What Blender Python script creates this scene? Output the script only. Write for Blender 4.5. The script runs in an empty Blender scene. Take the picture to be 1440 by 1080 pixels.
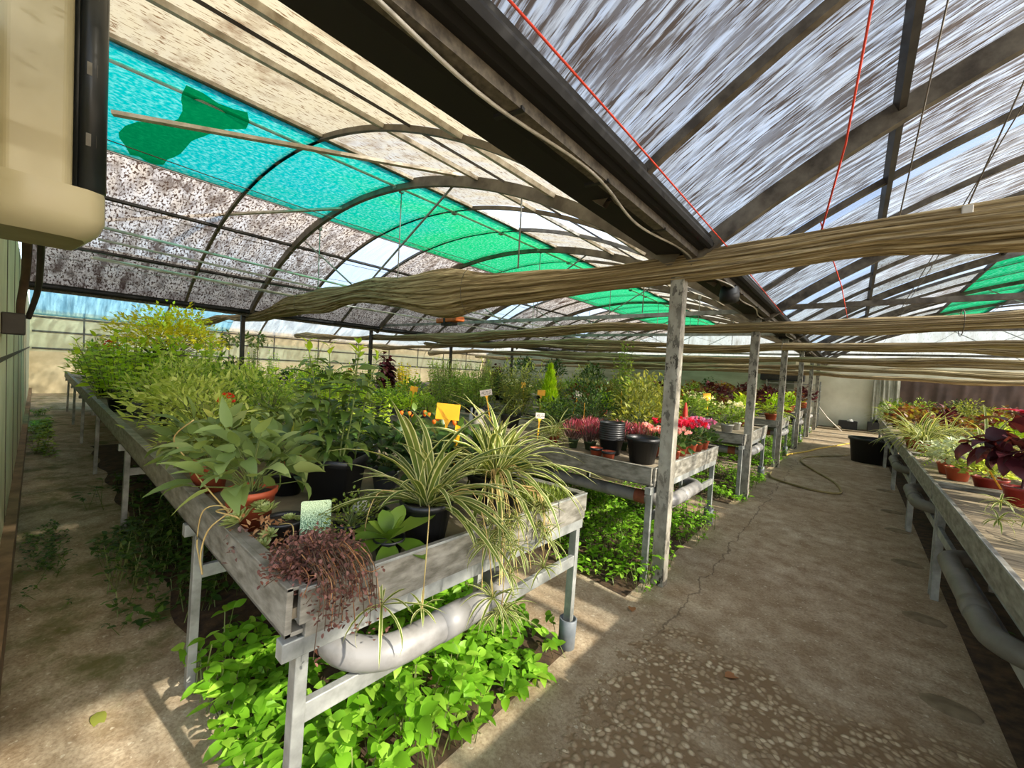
import bpy, math, random
import numpy as np
from mathutils import Vector, Matrix

random.seed(7)
SC = bpy.context.scene
COL = SC.collection
PI = math.pi
rng = np.random.default_rng(11)

# ----------------------------------------------------------------- camera
CF = 568.0
CY, CP, CR, CH = math.radians(40.3), math.radians(-2.0), math.radians(3.16), 1.55
fwd = Vector((-math.sin(CY) * math.cos(CP), math.cos(CY) * math.cos(CP), math.sin(CP)))
r0 = Vector((math.cos(CY), math.sin(CY), 0))
u0 = r0.cross(fwd)
RV = r0 * math.cos(CR) + u0 * math.sin(CR)
UV = u0 * math.cos(CR) - r0 * math.sin(CR)
CAMLOC = Vector((0, 0, CH))
cam = bpy.data.cameras.new('camera')
camo = bpy.data.objects.new('camera', cam)
COL.objects.link(camo)
camo.matrix_world = Matrix(((RV.x, UV.x, -fwd.x, 0), (RV.y, UV.y, -fwd.y, 0), (RV.z, UV.z, -fwd.z, CH), (0, 0, 0, 1)))
cam.sensor_fit = 'HORIZONTAL'
cam.sensor_width = 36
cam.lens = 36 * CF / 1440
cam.clip_start = 0.02
cam.clip_end = 500
SC.camera = camo


def at(px, py, z):
    """point of the level z that the survey sighted at (px, py)"""
    d = fwd + RV * ((px - 720) / CF) - UV * ((py - 540) / CF)
    t = (z - CH) / d.z
    return CAMLOC + d * t


# ----------------------------------------------------------------- materials
def lin(c):
    return tuple(((v / 255) / 12.92 if v / 255 <= .04045 else ((v / 255 + .055) / 1.055) ** 2.4) for v in c) + (1,)


class NT:
    def __init__(s, name):
        s.m = bpy.data.materials.new(name)
        s.m.use_nodes = True
        s.t = s.m.node_tree
        s.t.nodes.clear()
        s.out = s.n('ShaderNodeOutputMaterial')

    def n(s, kind, **kw):
        nd = s.t.nodes.new(kind)
        for k, v in kw.items():
            if k.startswith('i_'):
                key = k[2:]
                key = int(key) if key.isdigit() else key.replace('_', ' ')
                nd.inputs[key].default_value = v
            else:
                setattr(nd, k, v)
        return nd

    def l(s, a, b):
        s.t.links.new(a, b)

    def coord(s, kind='Object', scale=(1, 1, 1)):
        c = s.n('ShaderNodeTexCoord')
        mp = s.n('ShaderNodeMapping')
        mp.inputs['Scale'].default_value = scale
        s.l(c.outputs[kind], mp.inputs['Vector'])
        return mp.outputs['Vector']

    def noise(s, vec, scale=5, detail=4, rough=.6):
        nd = s.n('ShaderNodeTexNoise')
        nd.inputs['Scale'].default_value = scale
        nd.inputs['Detail'].default_value = detail
        nd.inputs['Roughness'].default_value = rough
        s.l(vec, nd.inputs['Vector'])
        return nd.outputs['Fac']

    def ramp(s, fac, stops, interp='LINEAR'):
        nd = s.n('ShaderNodeValToRGB')
        cr = nd.color_ramp
        cr.interpolation = interp
        while len(cr.elements) < len(stops):
            cr.elements.new(.5)
        for e, (p, c) in zip(cr.elements, stops):
            e.position = p
            e.color = c if len(c) == 4 else tuple(c) + (1,)
        s.l(fac, nd.inputs['Fac'])
        return nd.outputs['Color']

    def mix(s, fac, a, b, blend='MIX'):
        nd = s.n('ShaderNodeMix', data_type='RGBA', blend_type=blend)
        for i, v in ((0, fac), (6, a), (7, b)):
            if hasattr(v, 'is_linked'):
                s.l(v, nd.inputs[i])
            else:
                nd.inputs[i].default_value = v
        return nd.outputs[2]

    def math(s, op, a, b=0.0):
        nd = s.n('ShaderNodeMath', operation=op)
        for i, v in ((0, a), (1, b)):
            if hasattr(v, 'is_linked'):
                s.l(v, nd.inputs[i])
            else:
                nd.inputs[i].default_value = v
        return nd.outputs[0]

    def bump(s, h, strength=.3, dist=.01):
        nd = s.n('ShaderNodeBump')
        nd.inputs['Strength'].default_value = strength
        nd.inputs['Distance'].default_value = dist
        s.l(h, nd.inputs['Height'])
        return nd.outputs['Normal']

    def prin(s, col, rough=.5, metal=0.0, normal=None, spec=.5):
        p = s.n('ShaderNodeBsdfPrincipled')
        for key, v in (('Base Color', col), ('Roughness', rough), ('Metallic', metal), ('Specular IOR Level', spec)):
            if hasattr(v, 'is_linked'):
                s.l(v, p.inputs[key])
            else:
                p.inputs[key].default_value = v
        if normal is not None:
            s.l(normal, p.inputs['Normal'])
        return p.outputs[0]

    def mixs(s, fac, a, b):
        nd = s.n('ShaderNodeMixShader')
        if hasattr(fac, 'is_linked'):
            s.l(fac, nd.inputs[0])
        else:
            nd.inputs[0].default_value = fac
        s.l(a, nd.inputs[1])
        s.l(b, nd.inputs[2])
        return nd.outputs[0]

    def done(s, sh):
        s.l(sh, s.out.inputs['Surface'])
        return s.m


M = {}


def plain(name, c, c2=None, rough=.5, metal=0.0, scale=6, bump=0.0, stretch=(1, 1, 1), spec=.5, lo=.35, hi=.7, coord='Object'):
    t = NT(name)
    c2 = c2 or tuple(v * .72 for v in c)
    v = t.coord(coord, stretch)
    f = t.noise(v, scale, 5)
    col = t.ramp(f, [(lo, lin(c2)), (hi, lin(c))])
    nr = t.bump(f, bump, .01) if bump else None
    M[name] = t.done(t.prin(col, rough, metal, nr, spec))
    return M[name]


def leafmat(name, c1, c2, c3=None, trans=.38, rough=.45, sheen=.35):
    t = NT(name)
    g = t.n('ShaderNodeNewGeometry')
    stops = [(0.0, lin(c1)), (.62, lin(c2)), (1.0, lin(c3 or c2))]
    col = t.ramp(g.outputs['Random Per Island'], stops)
    p = t.prin(col, rough, 0, None, sheen)
    tr = t.n('ShaderNodeBsdfTranslucent')
    tcol = t.mix(1.0, col, (1.25, 1.2, .55, 1), 'MULTIPLY')
    t.l(tcol, tr.inputs['Color'])
    M[name] = t.done(t.mixs(trans, p, tr.outputs[0]))
    return M[name]


def roofmat(name, base, dirt, lo, hi, clear, speck=.0, us=16.0, vs=1.6, spk=(30, 9), thr=.56, tint=(1, 1, 1, 1), body=.25):
    """weathered corrugated plastic sheet: uv = metres along the ridge, metres along the arch"""
    t = NT(name)
    v1 = t.coord('UV', (us, vs, 1))
    f1 = t.noise(v1, 1.0, 6, .65)
    v2 = t.coord('UV', (spk[0], spk[1], 1))
    f2 = t.noise(v2, 1.0, 3, .6)
    v3 = t.coord('UV', (.55, .5, 1))
    f3 = t.noise(v3, 1.0, 3, .5)
    d1 = t.ramp(f1, [(lo, (0, 0, 0, 1)), (hi, (1, 1, 1, 1))])
    d3 = t.ramp(f3, [(.35, (.45, .45, .45, 1)), (.65, (1, 1, 1, 1))])
    d = t.math('MULTIPLY', d1, d3)
    if speck:
        d2 = t.ramp(f2, [(thr, (0, 0, 0, 1)), (thr + .06, (speck, speck, speck, 1))])
        d = t.math('MAXIMUM', d, d2)
    col = t.mix(d, lin(base), lin(dirt))
    tr = t.n('ShaderNodeBsdfTranslucent')
    t.l(col, tr.inputs['Color'])
    df = t.n('ShaderNodeBsdfDiffuse')
    t.l(col, df.inputs['Color'])
    sh = t.mixs(body, tr.outputs[0], df.outputs[0])
    tp = t.n('ShaderNodeBsdfTransparent')
    tp.inputs['Color'].default_value = tint
    f4 = t.noise(t.coord('UV', (us * .7 + 3, vs * .6 + .3, 1)), 1.0, 4, .6)
    k4 = t.ramp(f4, [(.40, (.35, .35, .35, 1)), (.60, (1, 1, 1, 1))])
    k = t.math('MULTIPLY', t.math('MULTIPLY', t.math('SUBTRACT', 1.0, d), k4), clear)
    M[name] = t.done(t.mixs(k, sh, tp.outputs[0]))


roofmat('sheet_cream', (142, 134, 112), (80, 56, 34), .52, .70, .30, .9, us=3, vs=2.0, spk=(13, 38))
roofmat('sheet_shading', (142, 134, 112), (80, 56, 34), .52, .70, .05, .9, us=3, vs=2.0, spk=(13, 38))  # cream copy, made nearly opaque to keep sun off the air conditioner
roofmat('sheet_grey', (196, 178, 156), (64, 44, 32), .44, .60, .20, .96, us=7, vs=2.2, spk=(40, 15), thr=.50)
roofmat('sheet_blue', (232, 226, 212), (92, 68, 44), .42, .55, .55, .95, us=30, vs=3.2, spk=(60, 4), thr=.53)
roofmat('sheet_clear', (205, 212, 222), (150, 140, 120), .60, .85, .70, 0, us=14, vs=1.0, tint=(.55, .62, .72, 1))
roofmat('sheet_open', (240, 243, 248), (190, 185, 170), .70, .95, .92, 0, us=10, vs=.6)
roofmat('sheet_dense', (206, 196, 176), (82, 62, 48), .44, .60, .03, .9, us=7, vs=2.2)
roofmat('sheet_teal', (110, 170, 186), (70, 110, 120), .45, .75, .35, .3, us=8, vs=.8, tint=(.5, .75, .85, 1))
roofmat('sheet_white', (214, 212, 204), (140, 130, 110), .5, .8, .25, .4, us=4, vs=1)


def greenmat():
    t = NT('shade_green')
    c = t.n('ShaderNodeTexCoord')
    sp = t.n('ShaderNodeSeparateXYZ')
    t.l(c.outputs['Object'], sp.inputs[0])
    v = t.coord('Object', (1.1, .8, 1))
    f = t.noise(v, 1.0, 3, .5)
    k = t.math('ADD', t.math('MULTIPLY', sp.outputs[1], .16), t.math('MULTIPLY', f, .5))
    col = t.ramp(k, [(.58, lin((0, 132, 126))), (.82, lin((0, 138, 108))), (1.0, lin((2, 144, 84)))])
    v2 = t.coord('Object', (26, 20, 1))
    f2 = t.noise(v2, 1.0, 2)
    col = t.mix(t.ramp(f2, [(.45, (0, 0, 0, 1)), (.8, (.25, .25, .25, 1))]), col, lin((190, 235, 220)))
    tr = t.n('ShaderNodeBsdfTranslucent')
    t.l(col, tr.inputs['Color'])
    tp = t.n('ShaderNodeBsdfTransparent')
    t.l(col, tp.inputs['Color'])
    M['shade_green'] = t.done(t.mixs(.45, tr.outputs[0], tp.outputs[0]))
    t = NT('net_green')
    tr = t.n('ShaderNodeBsdfTranslucent')
    tr.inputs['Color'].default_value = lin((0, 120, 70))
    tp = t.n('ShaderNodeBsdfTransparent')
    tp.inputs['Color'].default_value = lin((40, 190, 120))
    M['net_green'] = t.done(t.mixs(.4, tr.outputs[0], tp.outputs[0]))


greenmat()

plain('galvanised', (176, 178, 172), (118, 120, 114), .48, .35, 7, .05)
plain('rail_metal', (156, 152, 140), (96, 92, 80), .55, .2, 9, .15, (1, 1, 3))
plain('bar_steel', (120, 112, 98), (66, 58, 48), .55, .3, 8)
plain('purlin_grey', (214, 206, 190), (150, 138, 120), .6, .1, 9)
plain('arch_steel', (128, 118, 100), (84, 74, 60), .6, .2, 5)
plain('dark_steel', (62, 57, 50), (34, 30, 26), .6, .3, 5)
plain('gutter_dark', (20, 18, 15), (12, 10, 8), .75, .1, 3)
plain('gutter_lip', (112, 104, 90), (60, 54, 46), .6, .2, 30)
plain('white_pipe', (214, 210, 198), (160, 154, 140), .45, 0, 5)
plain('brace_white', (222, 214, 198), (170, 158, 138), .5, .1, 8)
plain('heating_grey', (132, 130, 126), (96, 93, 88), .42, 0, 5, .05, lo=.3, hi=.5)
plain('heating_shaded', (112, 108, 96), (84, 80, 68), .55, 0, 6)  # darker copy of the pipe grey, shade under the right benches put into colour
plain('rust_band', (166, 92, 62), (120, 66, 44), .8, 0, 14)
plain('sleeve_grey', (126, 132, 136), (92, 98, 102), .45, 0, 6)
plain('tabletop', (150, 138, 116), (98, 88, 68), .85, 0, 5, .3, lo=.3, hi=.75)
plain('planks', (166, 150, 120), (92, 80, 58), .85, 0, 4, .4, (2, 14, 1))
plain('cable_white', (205, 200, 188), None, .5)
plain('wire', (120, 112, 100), None, .5, .4)
plain('string_red', (226, 74, 48), (200, 60, 40), .7)
plain('wall_cream', (228, 222, 186), (204, 198, 160), .8, 0, 3)
plain('wall_joint', (96, 84, 62), None, .8)
plain('wall_block', (214, 200, 164), (180, 164, 128), .85, 0, 1.2)
plain('wall_far', (166, 172, 150), (132, 138, 116), .85, 0, .8, 0, (1, 1, 4))
plain('wall_pale', (232, 228, 206), (204, 198, 172), .85, 0, .9)
plain('wall_bar', (92, 86, 74), (60, 54, 46), .6, .2)
plain('kerb', (150, 120, 88), (108, 84, 58), .9, 0, 6, .3)
plain('ac_cream', (186, 178, 146), (178, 169, 136), .4, 0, 1.2)
plain('ac_under', (150, 140, 104), (118, 110, 74), .5, 0, 3)
plain('ac_moss', (120, 136, 60), (150, 150, 90), .7, 0, 9)
plain('ac_black', (38, 44, 48), (24, 28, 30), .35, 0, 4)
plain('ac_slot', (120, 116, 104), None, .5)
plain('pot_black', (30, 31, 32), (22, 22, 22), .42, 0, 6)
plain('pot_grey', (96, 100, 104), (70, 74, 78), .5, 0, 6)
plain('pot_terracotta', (186, 88, 52), (158, 70, 40), .6, 0, 5)
plain('pot_red', (176, 52, 40), (140, 38, 30), .5, 0, 5)
plain('pot_green', (66, 84, 46), (50, 66, 36), .5, 0, 5)
plain('pot_white', (190, 190, 184), (150, 150, 142), .5, 0, 5)
plain('soil', (62, 46, 32), (34, 24, 16), .95, 0, 40, .6)
plain('soil_bed', (92, 70, 46), (44, 32, 20), .95, 0, 14, .8)
plain('stem_green', (110, 124, 58), (82, 92, 42), .6)
plain('stem_straw', (196, 176, 110), (160, 130, 78), .7)
plain('stem_brown', (92, 70, 48), (60, 44, 30), .8)
plain('stem_plum', (92, 40, 44), (60, 24, 30), .6)
plain('yellow_plastic', (246, 178, 24), (236, 166, 16), .45)
plain('orange_plastic', (232, 120, 40), (190, 90, 30), .5)
plain('tag_white', (206, 196, 186), (180, 170, 160), .5)
plain('ink', (70, 64, 66), None, .6)
plain('black_rubber', (24, 24, 24), None, .6)
plain('tarp_brown', (96, 74, 62), (70, 54, 46), .7, 0, 2)
plain('sheet_grey_plastic', (178, 178, 162), (140, 140, 124), .4, 0, 3)
plain('hose_olive', (146, 132, 84), (112, 100, 60), .6)
plain('hose_yellow', (210, 176, 60), (176, 148, 60), .6)
plain('panda_white', (226, 218, 204), (200, 190, 172), .7)
plain('shell_white', (222, 218, 208), (120, 116, 108), .6, 0, 30, lo=.3, hi=.42)
plain('bottle_white', (214, 216, 226), None, .35)
plain('red_cloth', (206, 52, 34), (170, 40, 30), .7)
plain('board_white', (214, 212, 200), None, .6)
plain('brick_terracotta', (196, 128, 84), (160, 100, 64), .85)
plain('pot_blue_grey', (96, 104, 120), None, .5)
plain('stone', (134, 120, 94), (104, 90, 66), .9, 0, 8, .4)


def postmat():
    t = NT('post_metal')
    v = t.coord('Object', (1, 1, .6))
    f = t.noise(v, 9, 5)
    col = t.ramp(f, [(.35, lin((128, 122, 108))), (.65, lin((164, 160, 146)))])
    v2 = t.coord('Object', (16, 16, 7))
    f2 = t.noise(v2, 1.2, 5, .7)
    d = t.ramp(f2, [(.52, (0, 0, 0, 1)), (.56, (1, 1, 1, 1))])
    big = t.ramp(t.noise(t.coord('Object', (3, 3, 1.4)), 1.0, 2), [(.42, (.25, .25, .25, 1)), (.6, (1, 1, 1, 1))])
    d = t.math('MULTIPLY', d, big)
    col = t.mix(d, col, lin((50, 44, 34)))
    M['post_metal'] = t.done(t.prin(col, .6, .15))


postmat()


def clothmat():
    t = NT('shade_cloth')
    v = t.coord('Object', (.45, 58, 58))
    f = t.noise(v, 1.0, 5, .7)
    v2 = t.coord('Object', (1.2, 4, 4))
    f2 = t.noise(v2, 1.0, 3)
    col = t.ramp(f, [(.34, lin((70, 58, 38))), (.48, lin((150, 132, 98))), (.64, lin((206, 188, 150)))])
    col = t.mix(t.ramp(f2, [(.55, (0, 0, 0, 1)), (.75, (.35, .35, .35, 1))]), col, lin((92, 78, 50)))
    M['shade_cloth'] = t.done(t.prin(col, .85, 0, t.bump(f, .5, .02), .2))


clothmat()


def floormat():
    t = NT('floor_concrete')
    v = t.coord('Object')
    big = t.noise(v, .9, 4, .6)
    mid = t.noise(v, 6, 6, .7)
    fine = t.noise(v, 60, 4, .7)
    col = t.ramp(big, [(.30, lin((164, 147, 118))), (.55, lin((188, 172, 145))), (.75, lin((206, 192, 166)))])
    col = t.mix(t.ramp(mid, [(.36, (.75, .75, .75, 1)), (.62, (0, 0, 0, 1))]), col, lin((126, 103, 74)))
    col = t.mix(t.ramp(fine, [(.35, (.5, .5, .5, 1)), (.6, (0, 0, 0, 1))]), col, lin((100, 80, 56)))
    spk = t.noise(v, 34, 2, .5)
    col = t.mix(t.ramp(spk, [(.66, (0, 0, 0, 1)), (.70, (.6, .6, .6, 1))]), col, lin((206, 196, 172)))
    # exposed pebbles where the screed has worn off
    vo = t.n('ShaderNodeTexVoronoi', feature='F1')
    vo.inputs['Scale'].default_value = 33
    wob = t.n('ShaderNodeTexNoise')
    wob.inputs['Scale'].default_value = 8
    t.l(v, wob.inputs['Vector'])
    vm = t.n('ShaderNodeVectorMath', operation='MULTIPLY_ADD')
    vm.inputs[1].default_value = (.05, .05, .05)
    t.l(wob.outputs['Color'], vm.inputs[0])
    t.l(v, vm.inputs[2])
    t.l(vm.outputs[0], vo.inputs['Vector'])
    peb = t.ramp(vo.outputs['Distance'], [(.30, (1, 1, 1, 1)), (.62, (0, 0, 0, 1))])
    pc = t.n('ShaderNodeSeparateColor')
    t.l(vo.outputs['Color'], pc.inputs[0])
    pcol = t.ramp(pc.outputs[0], [(0, lin((138, 118, 92))), (.6, lin((176, 156, 124))), (1, lin((206, 190, 158)))])
    pebcol = t.mix(peb, lin((128, 106, 78)), pcol)
    sp = t.n('ShaderNodeSeparateXYZ')
    t.l(v, sp.inputs[0])
    wx = t.math('ADD', sp.outputs[0], t.math('MULTIPLY', t.math('SUBTRACT', mid, .5), .7))
    wy = t.math('ADD', sp.outputs[1], t.math('MULTIPLY', t.math('SUBTRACT', big, .5), 2.2))
    mx = t.ramp(t.math('ADD', wx, 1.0), [(.14, (0, 0, 0, 1)), (.18, (1, 1, 1, 1))])
    my = t.ramp(t.math('MULTIPLY', wy, .25), [(.60, (1, 1, 1, 1)), (.66, (0, 0, 0, 1))])
    mk = t.math('MULTIPLY', t.math('MULTIPLY', mx, my), t.ramp(t.noise(v, 1.7, 3), [(.38, (0, 0, 0, 1)), (.46, (1, 1, 1, 1))]))
    col = t.mix(mk, col, pebcol)
    # moss and dirt on the side path along the wall
    pm = t.ramp(t.math('ADD', sp.outputs[0], 2.6), [(0.0, (1, 1, 1, 1)), (.5, (0, 0, 0, 1))])
    moss = t.math('MULTIPLY', pm, t.ramp(t.noise(v, 2.3, 5, .7), [(.48, (0, 0, 0, 1)), (.62, (.8, .8, .8, 1))]))
    col = t.mix(moss, col, lin((92, 92, 44)))
    cl = t.math('ABSOLUTE', t.math('ADD', t.math('ADD', sp.outputs[0], .80), t.math('MULTIPLY', t.math('SUBTRACT', t.noise(v, 2.6, 4, .6), .5), .28)))
    cm = t.math('MULTIPLY', t.ramp(t.math('MULTIPLY', cl, 40), [(.12, (1, 1, 1, 1)), (.34, (0, 0, 0, 1))]), t.ramp(t.math('MULTIPLY', sp.outputs[1], .1), [(.22, (0, 0, 0, 1)), (.26, (.55, .55, .55, 1))]))
    col = t.mix(cm, col, lin((62, 48, 34)))
    h = t.math('ADD', t.math('MULTIPLY', mid, .5), t.math('MULTIPLY', t.math('MULTIPLY', peb, mk), 1.4))
    h = t.math('ADD', h, t.math('MULTIPLY', fine, .35))
    M['floor_concrete'] = t.done(t.prin(col, .85, 0, t.bump(h, .55, .012), .25))


floormat()

# leaves
leafmat('lf_mid', (88, 120, 42), (130, 160, 62), (166, 184, 84), .42)
leafmat('lf_bright', (136, 174, 30), (180, 208, 52), (212, 226, 92), .5)
leafmat('lf_weed', (90, 142, 26), (130, 184, 46), (172, 214, 78), .47)
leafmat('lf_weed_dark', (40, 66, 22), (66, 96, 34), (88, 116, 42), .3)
leafmat('lf_dark', (34, 58, 26), (56, 84, 36), (82, 108, 50), .28, .4)
leafmat('lf_glossy', (60, 86, 34), (92, 118, 48), (126, 146, 70), .35, .35, .5)
leafmat('lf_sage', (96, 118, 62), (128, 148, 84), (154, 168, 104), .38, .5)
leafmat('lf_pale', (150, 168, 74), (184, 198, 100), (206, 214, 128), .45)
leafmat('lf_yellow', (214, 206, 40), (236, 226, 60), (240, 234, 110), .32)
leafmat('lf_gold', (214, 190, 20), (234, 214, 40), (206, 206, 50), .45)
leafmat('lf_lime', (140, 186, 20), (184, 214, 34), (206, 226, 60), .42)
leafmat('lf_olive', (108, 120, 46), (140, 146, 64), (168, 168, 82), .40)
leafmat('lf_plum', (58, 22, 30), (92, 38, 46), (120, 58, 62), .3, .4)
leafmat('lf_crimson', (190, 30, 62), (214, 44, 82), (168, 24, 56), .35)
leafmat('lf_coleus', (110, 40, 34), (128, 96, 44), (150, 150, 60), .35)
leafmat('lf_maroon_grey', (92, 68, 62), (120, 92, 86), (146, 118, 110), .3)
leafmat('lf_sedum_red', (88, 54, 46), (120, 80, 70), (150, 108, 96), .25, .6)
leafmat('lf_moss', (84, 104, 36), (116, 134, 48), (146, 156, 66), .35)
leafmat('lf_fat', (74, 104, 28), (100, 130, 40), (130, 154, 56), .3, .35, .5)
leafmat('lf_rosette', (142, 158, 92), (170, 182, 116), (196, 196, 140), .3, .5)
leafmat('lf_dry', (140, 92, 58), (168, 120, 80), (190, 152, 108), .3, .8)
leafmat('strap_green', (84, 104, 40), (110, 126, 56), (130, 142, 72), .38, .45)
leafmat('strap_cream', (206, 206, 140), (222, 218, 160), (232, 226, 176), .4, .45)
leafmat('lf_silver', (150, 164, 128), (184, 194, 156), (206, 210, 176), .4)
leafmat('fl_red', (226, 52, 34), (238, 70, 48), None, .35)
leafmat('fl_orange', (230, 104, 28), (240, 130, 40), None, .3)
leafmat('fl_pink', (226, 130, 150), (240, 176, 186), (248, 210, 210), .4)
leafmat('fl_magenta', (206, 26, 66), (226, 48, 84), None, .35)
leafmat('fl_orchid', (206, 110, 170), (224, 140, 190), None, .4)
leafmat('fl_heather', (150, 52, 76), (184, 86, 104), (128, 66, 66), .35)
leafmat('fl_white', (236, 232, 206), (246, 242, 220), None, .4)


# ----------------------------------------------------------------- geometry
class Geo:
    def __init__(s):
        s.V, s.F, s.I, s.n = [], [], [], 0
        s.mats = []

    def mi(s, m):
        m = M[m] if isinstance(m, str) else m
        if m not in s.mats:
            s.mats.append(m)
        return s.mats.index(m)

    def add(s, V, F, m):
        V = np.asarray(V, float).reshape(-1, 3)
        F = np.asarray(F, int).reshape(-1, 4)
        idx = s.mi(m) if not isinstance(m, np.ndarray) else m
        s.V.append(V)
        s.F.append(F + s.n)
        s.I.append(np.full(len(F), idx) if np.isscalar(idx) else idx)
        s.n += len(V)
        return s

    def box(s, x0, x1, y0, y1, z0, z1, m):
        V = [(x, y, z) for z in (z0, z1) for y in (y0, y1) for x in (x0, x1)]
        F = [(0, 2, 3, 1), (4, 5, 7, 6), (0, 1, 5, 4), (2, 6, 7, 3), (0, 4, 6, 2), (1, 3, 7, 5)]
        return s.add(V, F, m)

    def bar(s, a, b, w, h, m, up=(0, 0, 1)):
        a, b = Vector(a), Vector(b)
        d = (b - a).normalized()
        u = Vector(up)
        if abs(d.dot(u)) > .98:
            u = Vector((0, 1, 0))
        sd = d.cross(u).normalized() * w / 2
        u = sd.cross(d).normalized() * h / 2
        V = [p + sd * i + u * j for p in (a, b) for j in (-1, 1) for i in (-1, 1)]
        F = [(0, 2, 3, 1), (4, 5, 7, 6), (0, 1, 5, 4), (2, 6, 7, 3), (0, 4, 6, 2), (1, 3, 7, 5)]
        return s.add([tuple(v) for v in V], F, m)

    def tube(s, pts, r, m, sides=6, cap=True):
        P = np.asarray(pts, float)
        n = len(P)
        R = np.full(n, r) if np.isscalar(r) else np.asarray(r, float)
        T = np.gradient(P, axis=0)
        T /= np.linalg.norm(T, axis=1, keepdims=True) + 1e-9
        ref = np.array([0, 0, 1.0]) if abs(T[0, 2]) < .9 else np.array([1.0, 0, 0])
        A = np.cross(T, ref)
        A /= np.linalg.norm(A, axis=1, keepdims=True) + 1e-9
        B = np.cross(T, A)
        th = np.arange(sides) * 2 * PI / sides
        V = P[:, None] + R[:, None, None] * (np.cos(th)[None, :, None] * A[:, None] + np.sin(th)[None, :, None] * B[:, None])
        V = V.reshape(-1, 3)
        F = [(i * sides + j, i * sides + (j + 1) % sides, (i + 1) * sides + (j + 1) % sides, (i + 1) * sides + j) for i in range(n - 1) for j in range(sides)]
        if cap:
            k = len(V)
            V = np.vstack([V, P[0], P[-1]])
            for j in range(0, sides, 2):
                F.append((k, (j + 2) % sides, (j + 1) % sides, j))
                o = (n - 1) * sides
                F.append((k + 1, o + j, o + (j + 1) % sides, o + (j + 2) % sides))
        return s.add(V, F, m)

    def lathe(s, prof, m, n=20, c=(0, 0, 0)):
        P = np.asarray(prof, float)
        th = np.arange(n) * 2 * PI / n
        V = np.stack([P[:, 0, None] * np.cos(th), P[:, 0, None] * np.sin(th), np.repeat(P[:, 1, None], n, 1)], -1).reshape(-1, 3) + np.array(c)
        F = [(i * n + j, i * n + (j + 1) % n, (i + 1) * n + (j + 1) % n, (i + 1) * n + j) for i in range(len(P) - 1) for j in range(n)]
        return s.add(V, F, m)

    def grid(s, V, m):
        """V: (a, b, 3) array"""
        a, b = V.shape[:2]
        i, j = np.meshgrid(np.arange(a - 1), np.arange(b - 1), indexing='ij')
        k = (i * b + j).ravel()
        F = np.stack([k, k + b, k + b + 1, k + 1], -1)
        return s.add(V.reshape(-1, 3), F, m)

    def leaf(s, base, d, L, W, droop, m, nrm=None, prof='oval', S=5, fold=.25, roll=None, strip=None):
        base, d = np.asarray(base, float).reshape(-1, 3), np.asarray(d, float).reshape(-1, 3)
        N = len(base)
        if N == 0:
            return s
        L = np.broadcast_to(np.asarray(L, float), (N,))
        W = np.broadcast_to(np.asarray(W, float), (N,))
        droop = np.broadcast_to(np.asarray(droop, float), (N,))
        d = d / (np.linalg.norm(d, axis=1, keepdims=True) + 1e-9)
        if nrm is None:
            nrm = np.tile([0, 0, 1.0], (N, 1))
            flat = np.abs(d[:, 2]) > .95
            nrm[flat] = rng.normal(size=(flat.sum(), 3))
        n = nrm - d * (nrm * d).sum(1, keepdims=True)
        n /= np.linalg.norm(n, axis=1, keepdims=True) + 1e-9
        sd = np.cross(d, n)
        if roll is not None:
            ro = rng.normal(0, roll, N)[:, None]
            n, sd = n * np.cos(ro) + sd * np.sin(ro), sd * np.cos(ro) - n * np.sin(ro)
        t = np.linspace(0, 1, S)
        if prof == 'oval':
            w = np.sin(PI * t ** .75) ** .8
        elif prof == 'lance':
            w = np.sin(PI * t ** .6) ** 1.1
        elif prof == 'round':
            w = np.sqrt(np.clip(1 - (2 * t - 1) ** 2, 0, 1))
        elif prof == 'spoon':
            w = np.sin(PI * t ** 1.5) ** .8
        elif prof == 'heart':
            w = np.array([.55, 1, .82, .5, .03]) if S == 5 else np.sin(PI * t ** .5)
        elif prof == 'strap':
            w = np.minimum(1, .65 + t) * np.clip((1 - t) * 2.4, 0, 1) ** .8
        else:
            w = np.ones(S)
        w = np.maximum(w, .03)
        ang = droop[:, None] * t
        c, sn = np.cos(ang)[..., None], np.sin(ang)[..., None]
        dirs = d[:, None] * c - n[:, None] * sn
        nn = n[:, None] * c + d[:, None] * sn
        step = (dirs[:, 1:] + dirs[:, :-1]) * .5 * (L[:, None, None] / (S - 1))
        pos = base[:, None] + np.concatenate([np.zeros((N, 1, 3)), np.cumsum(step, 1)], 1)
        ac = np.array([-1, 0, 1.0]) if strip is None else np.array([-1, -.68, 0, .68, 1.0])
        hw = (W[:, None] * w * .5)[..., None, None]
        V = pos[:, :, None] + hw * ac[:, None] * sd[:, None, None] + hw * fold * np.abs(ac)[:, None] * nn[:, :, None]
        C = len(ac)
        V = V.reshape(-1, 3)
        i, j = np.meshgrid(np.arange(S - 1), np.arange(C - 1), indexing='ij')
        k = (i * C + j).ravel()
        f = np.stack([k, k + 1, k + C + 1, k + C], -1)
        F = (f[None] + (np.arange(N) * S * C)[:, None, None]).reshape(-1, 4)
        if strip is None:
            return s.add(V, F, m)
        a, b = s.mi(strip[0]), s.mi(strip[1])
        col = np.array([a, b, b, a])[j.ravel()]
        return s.add(V, F, np.tile(col, N))

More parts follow.
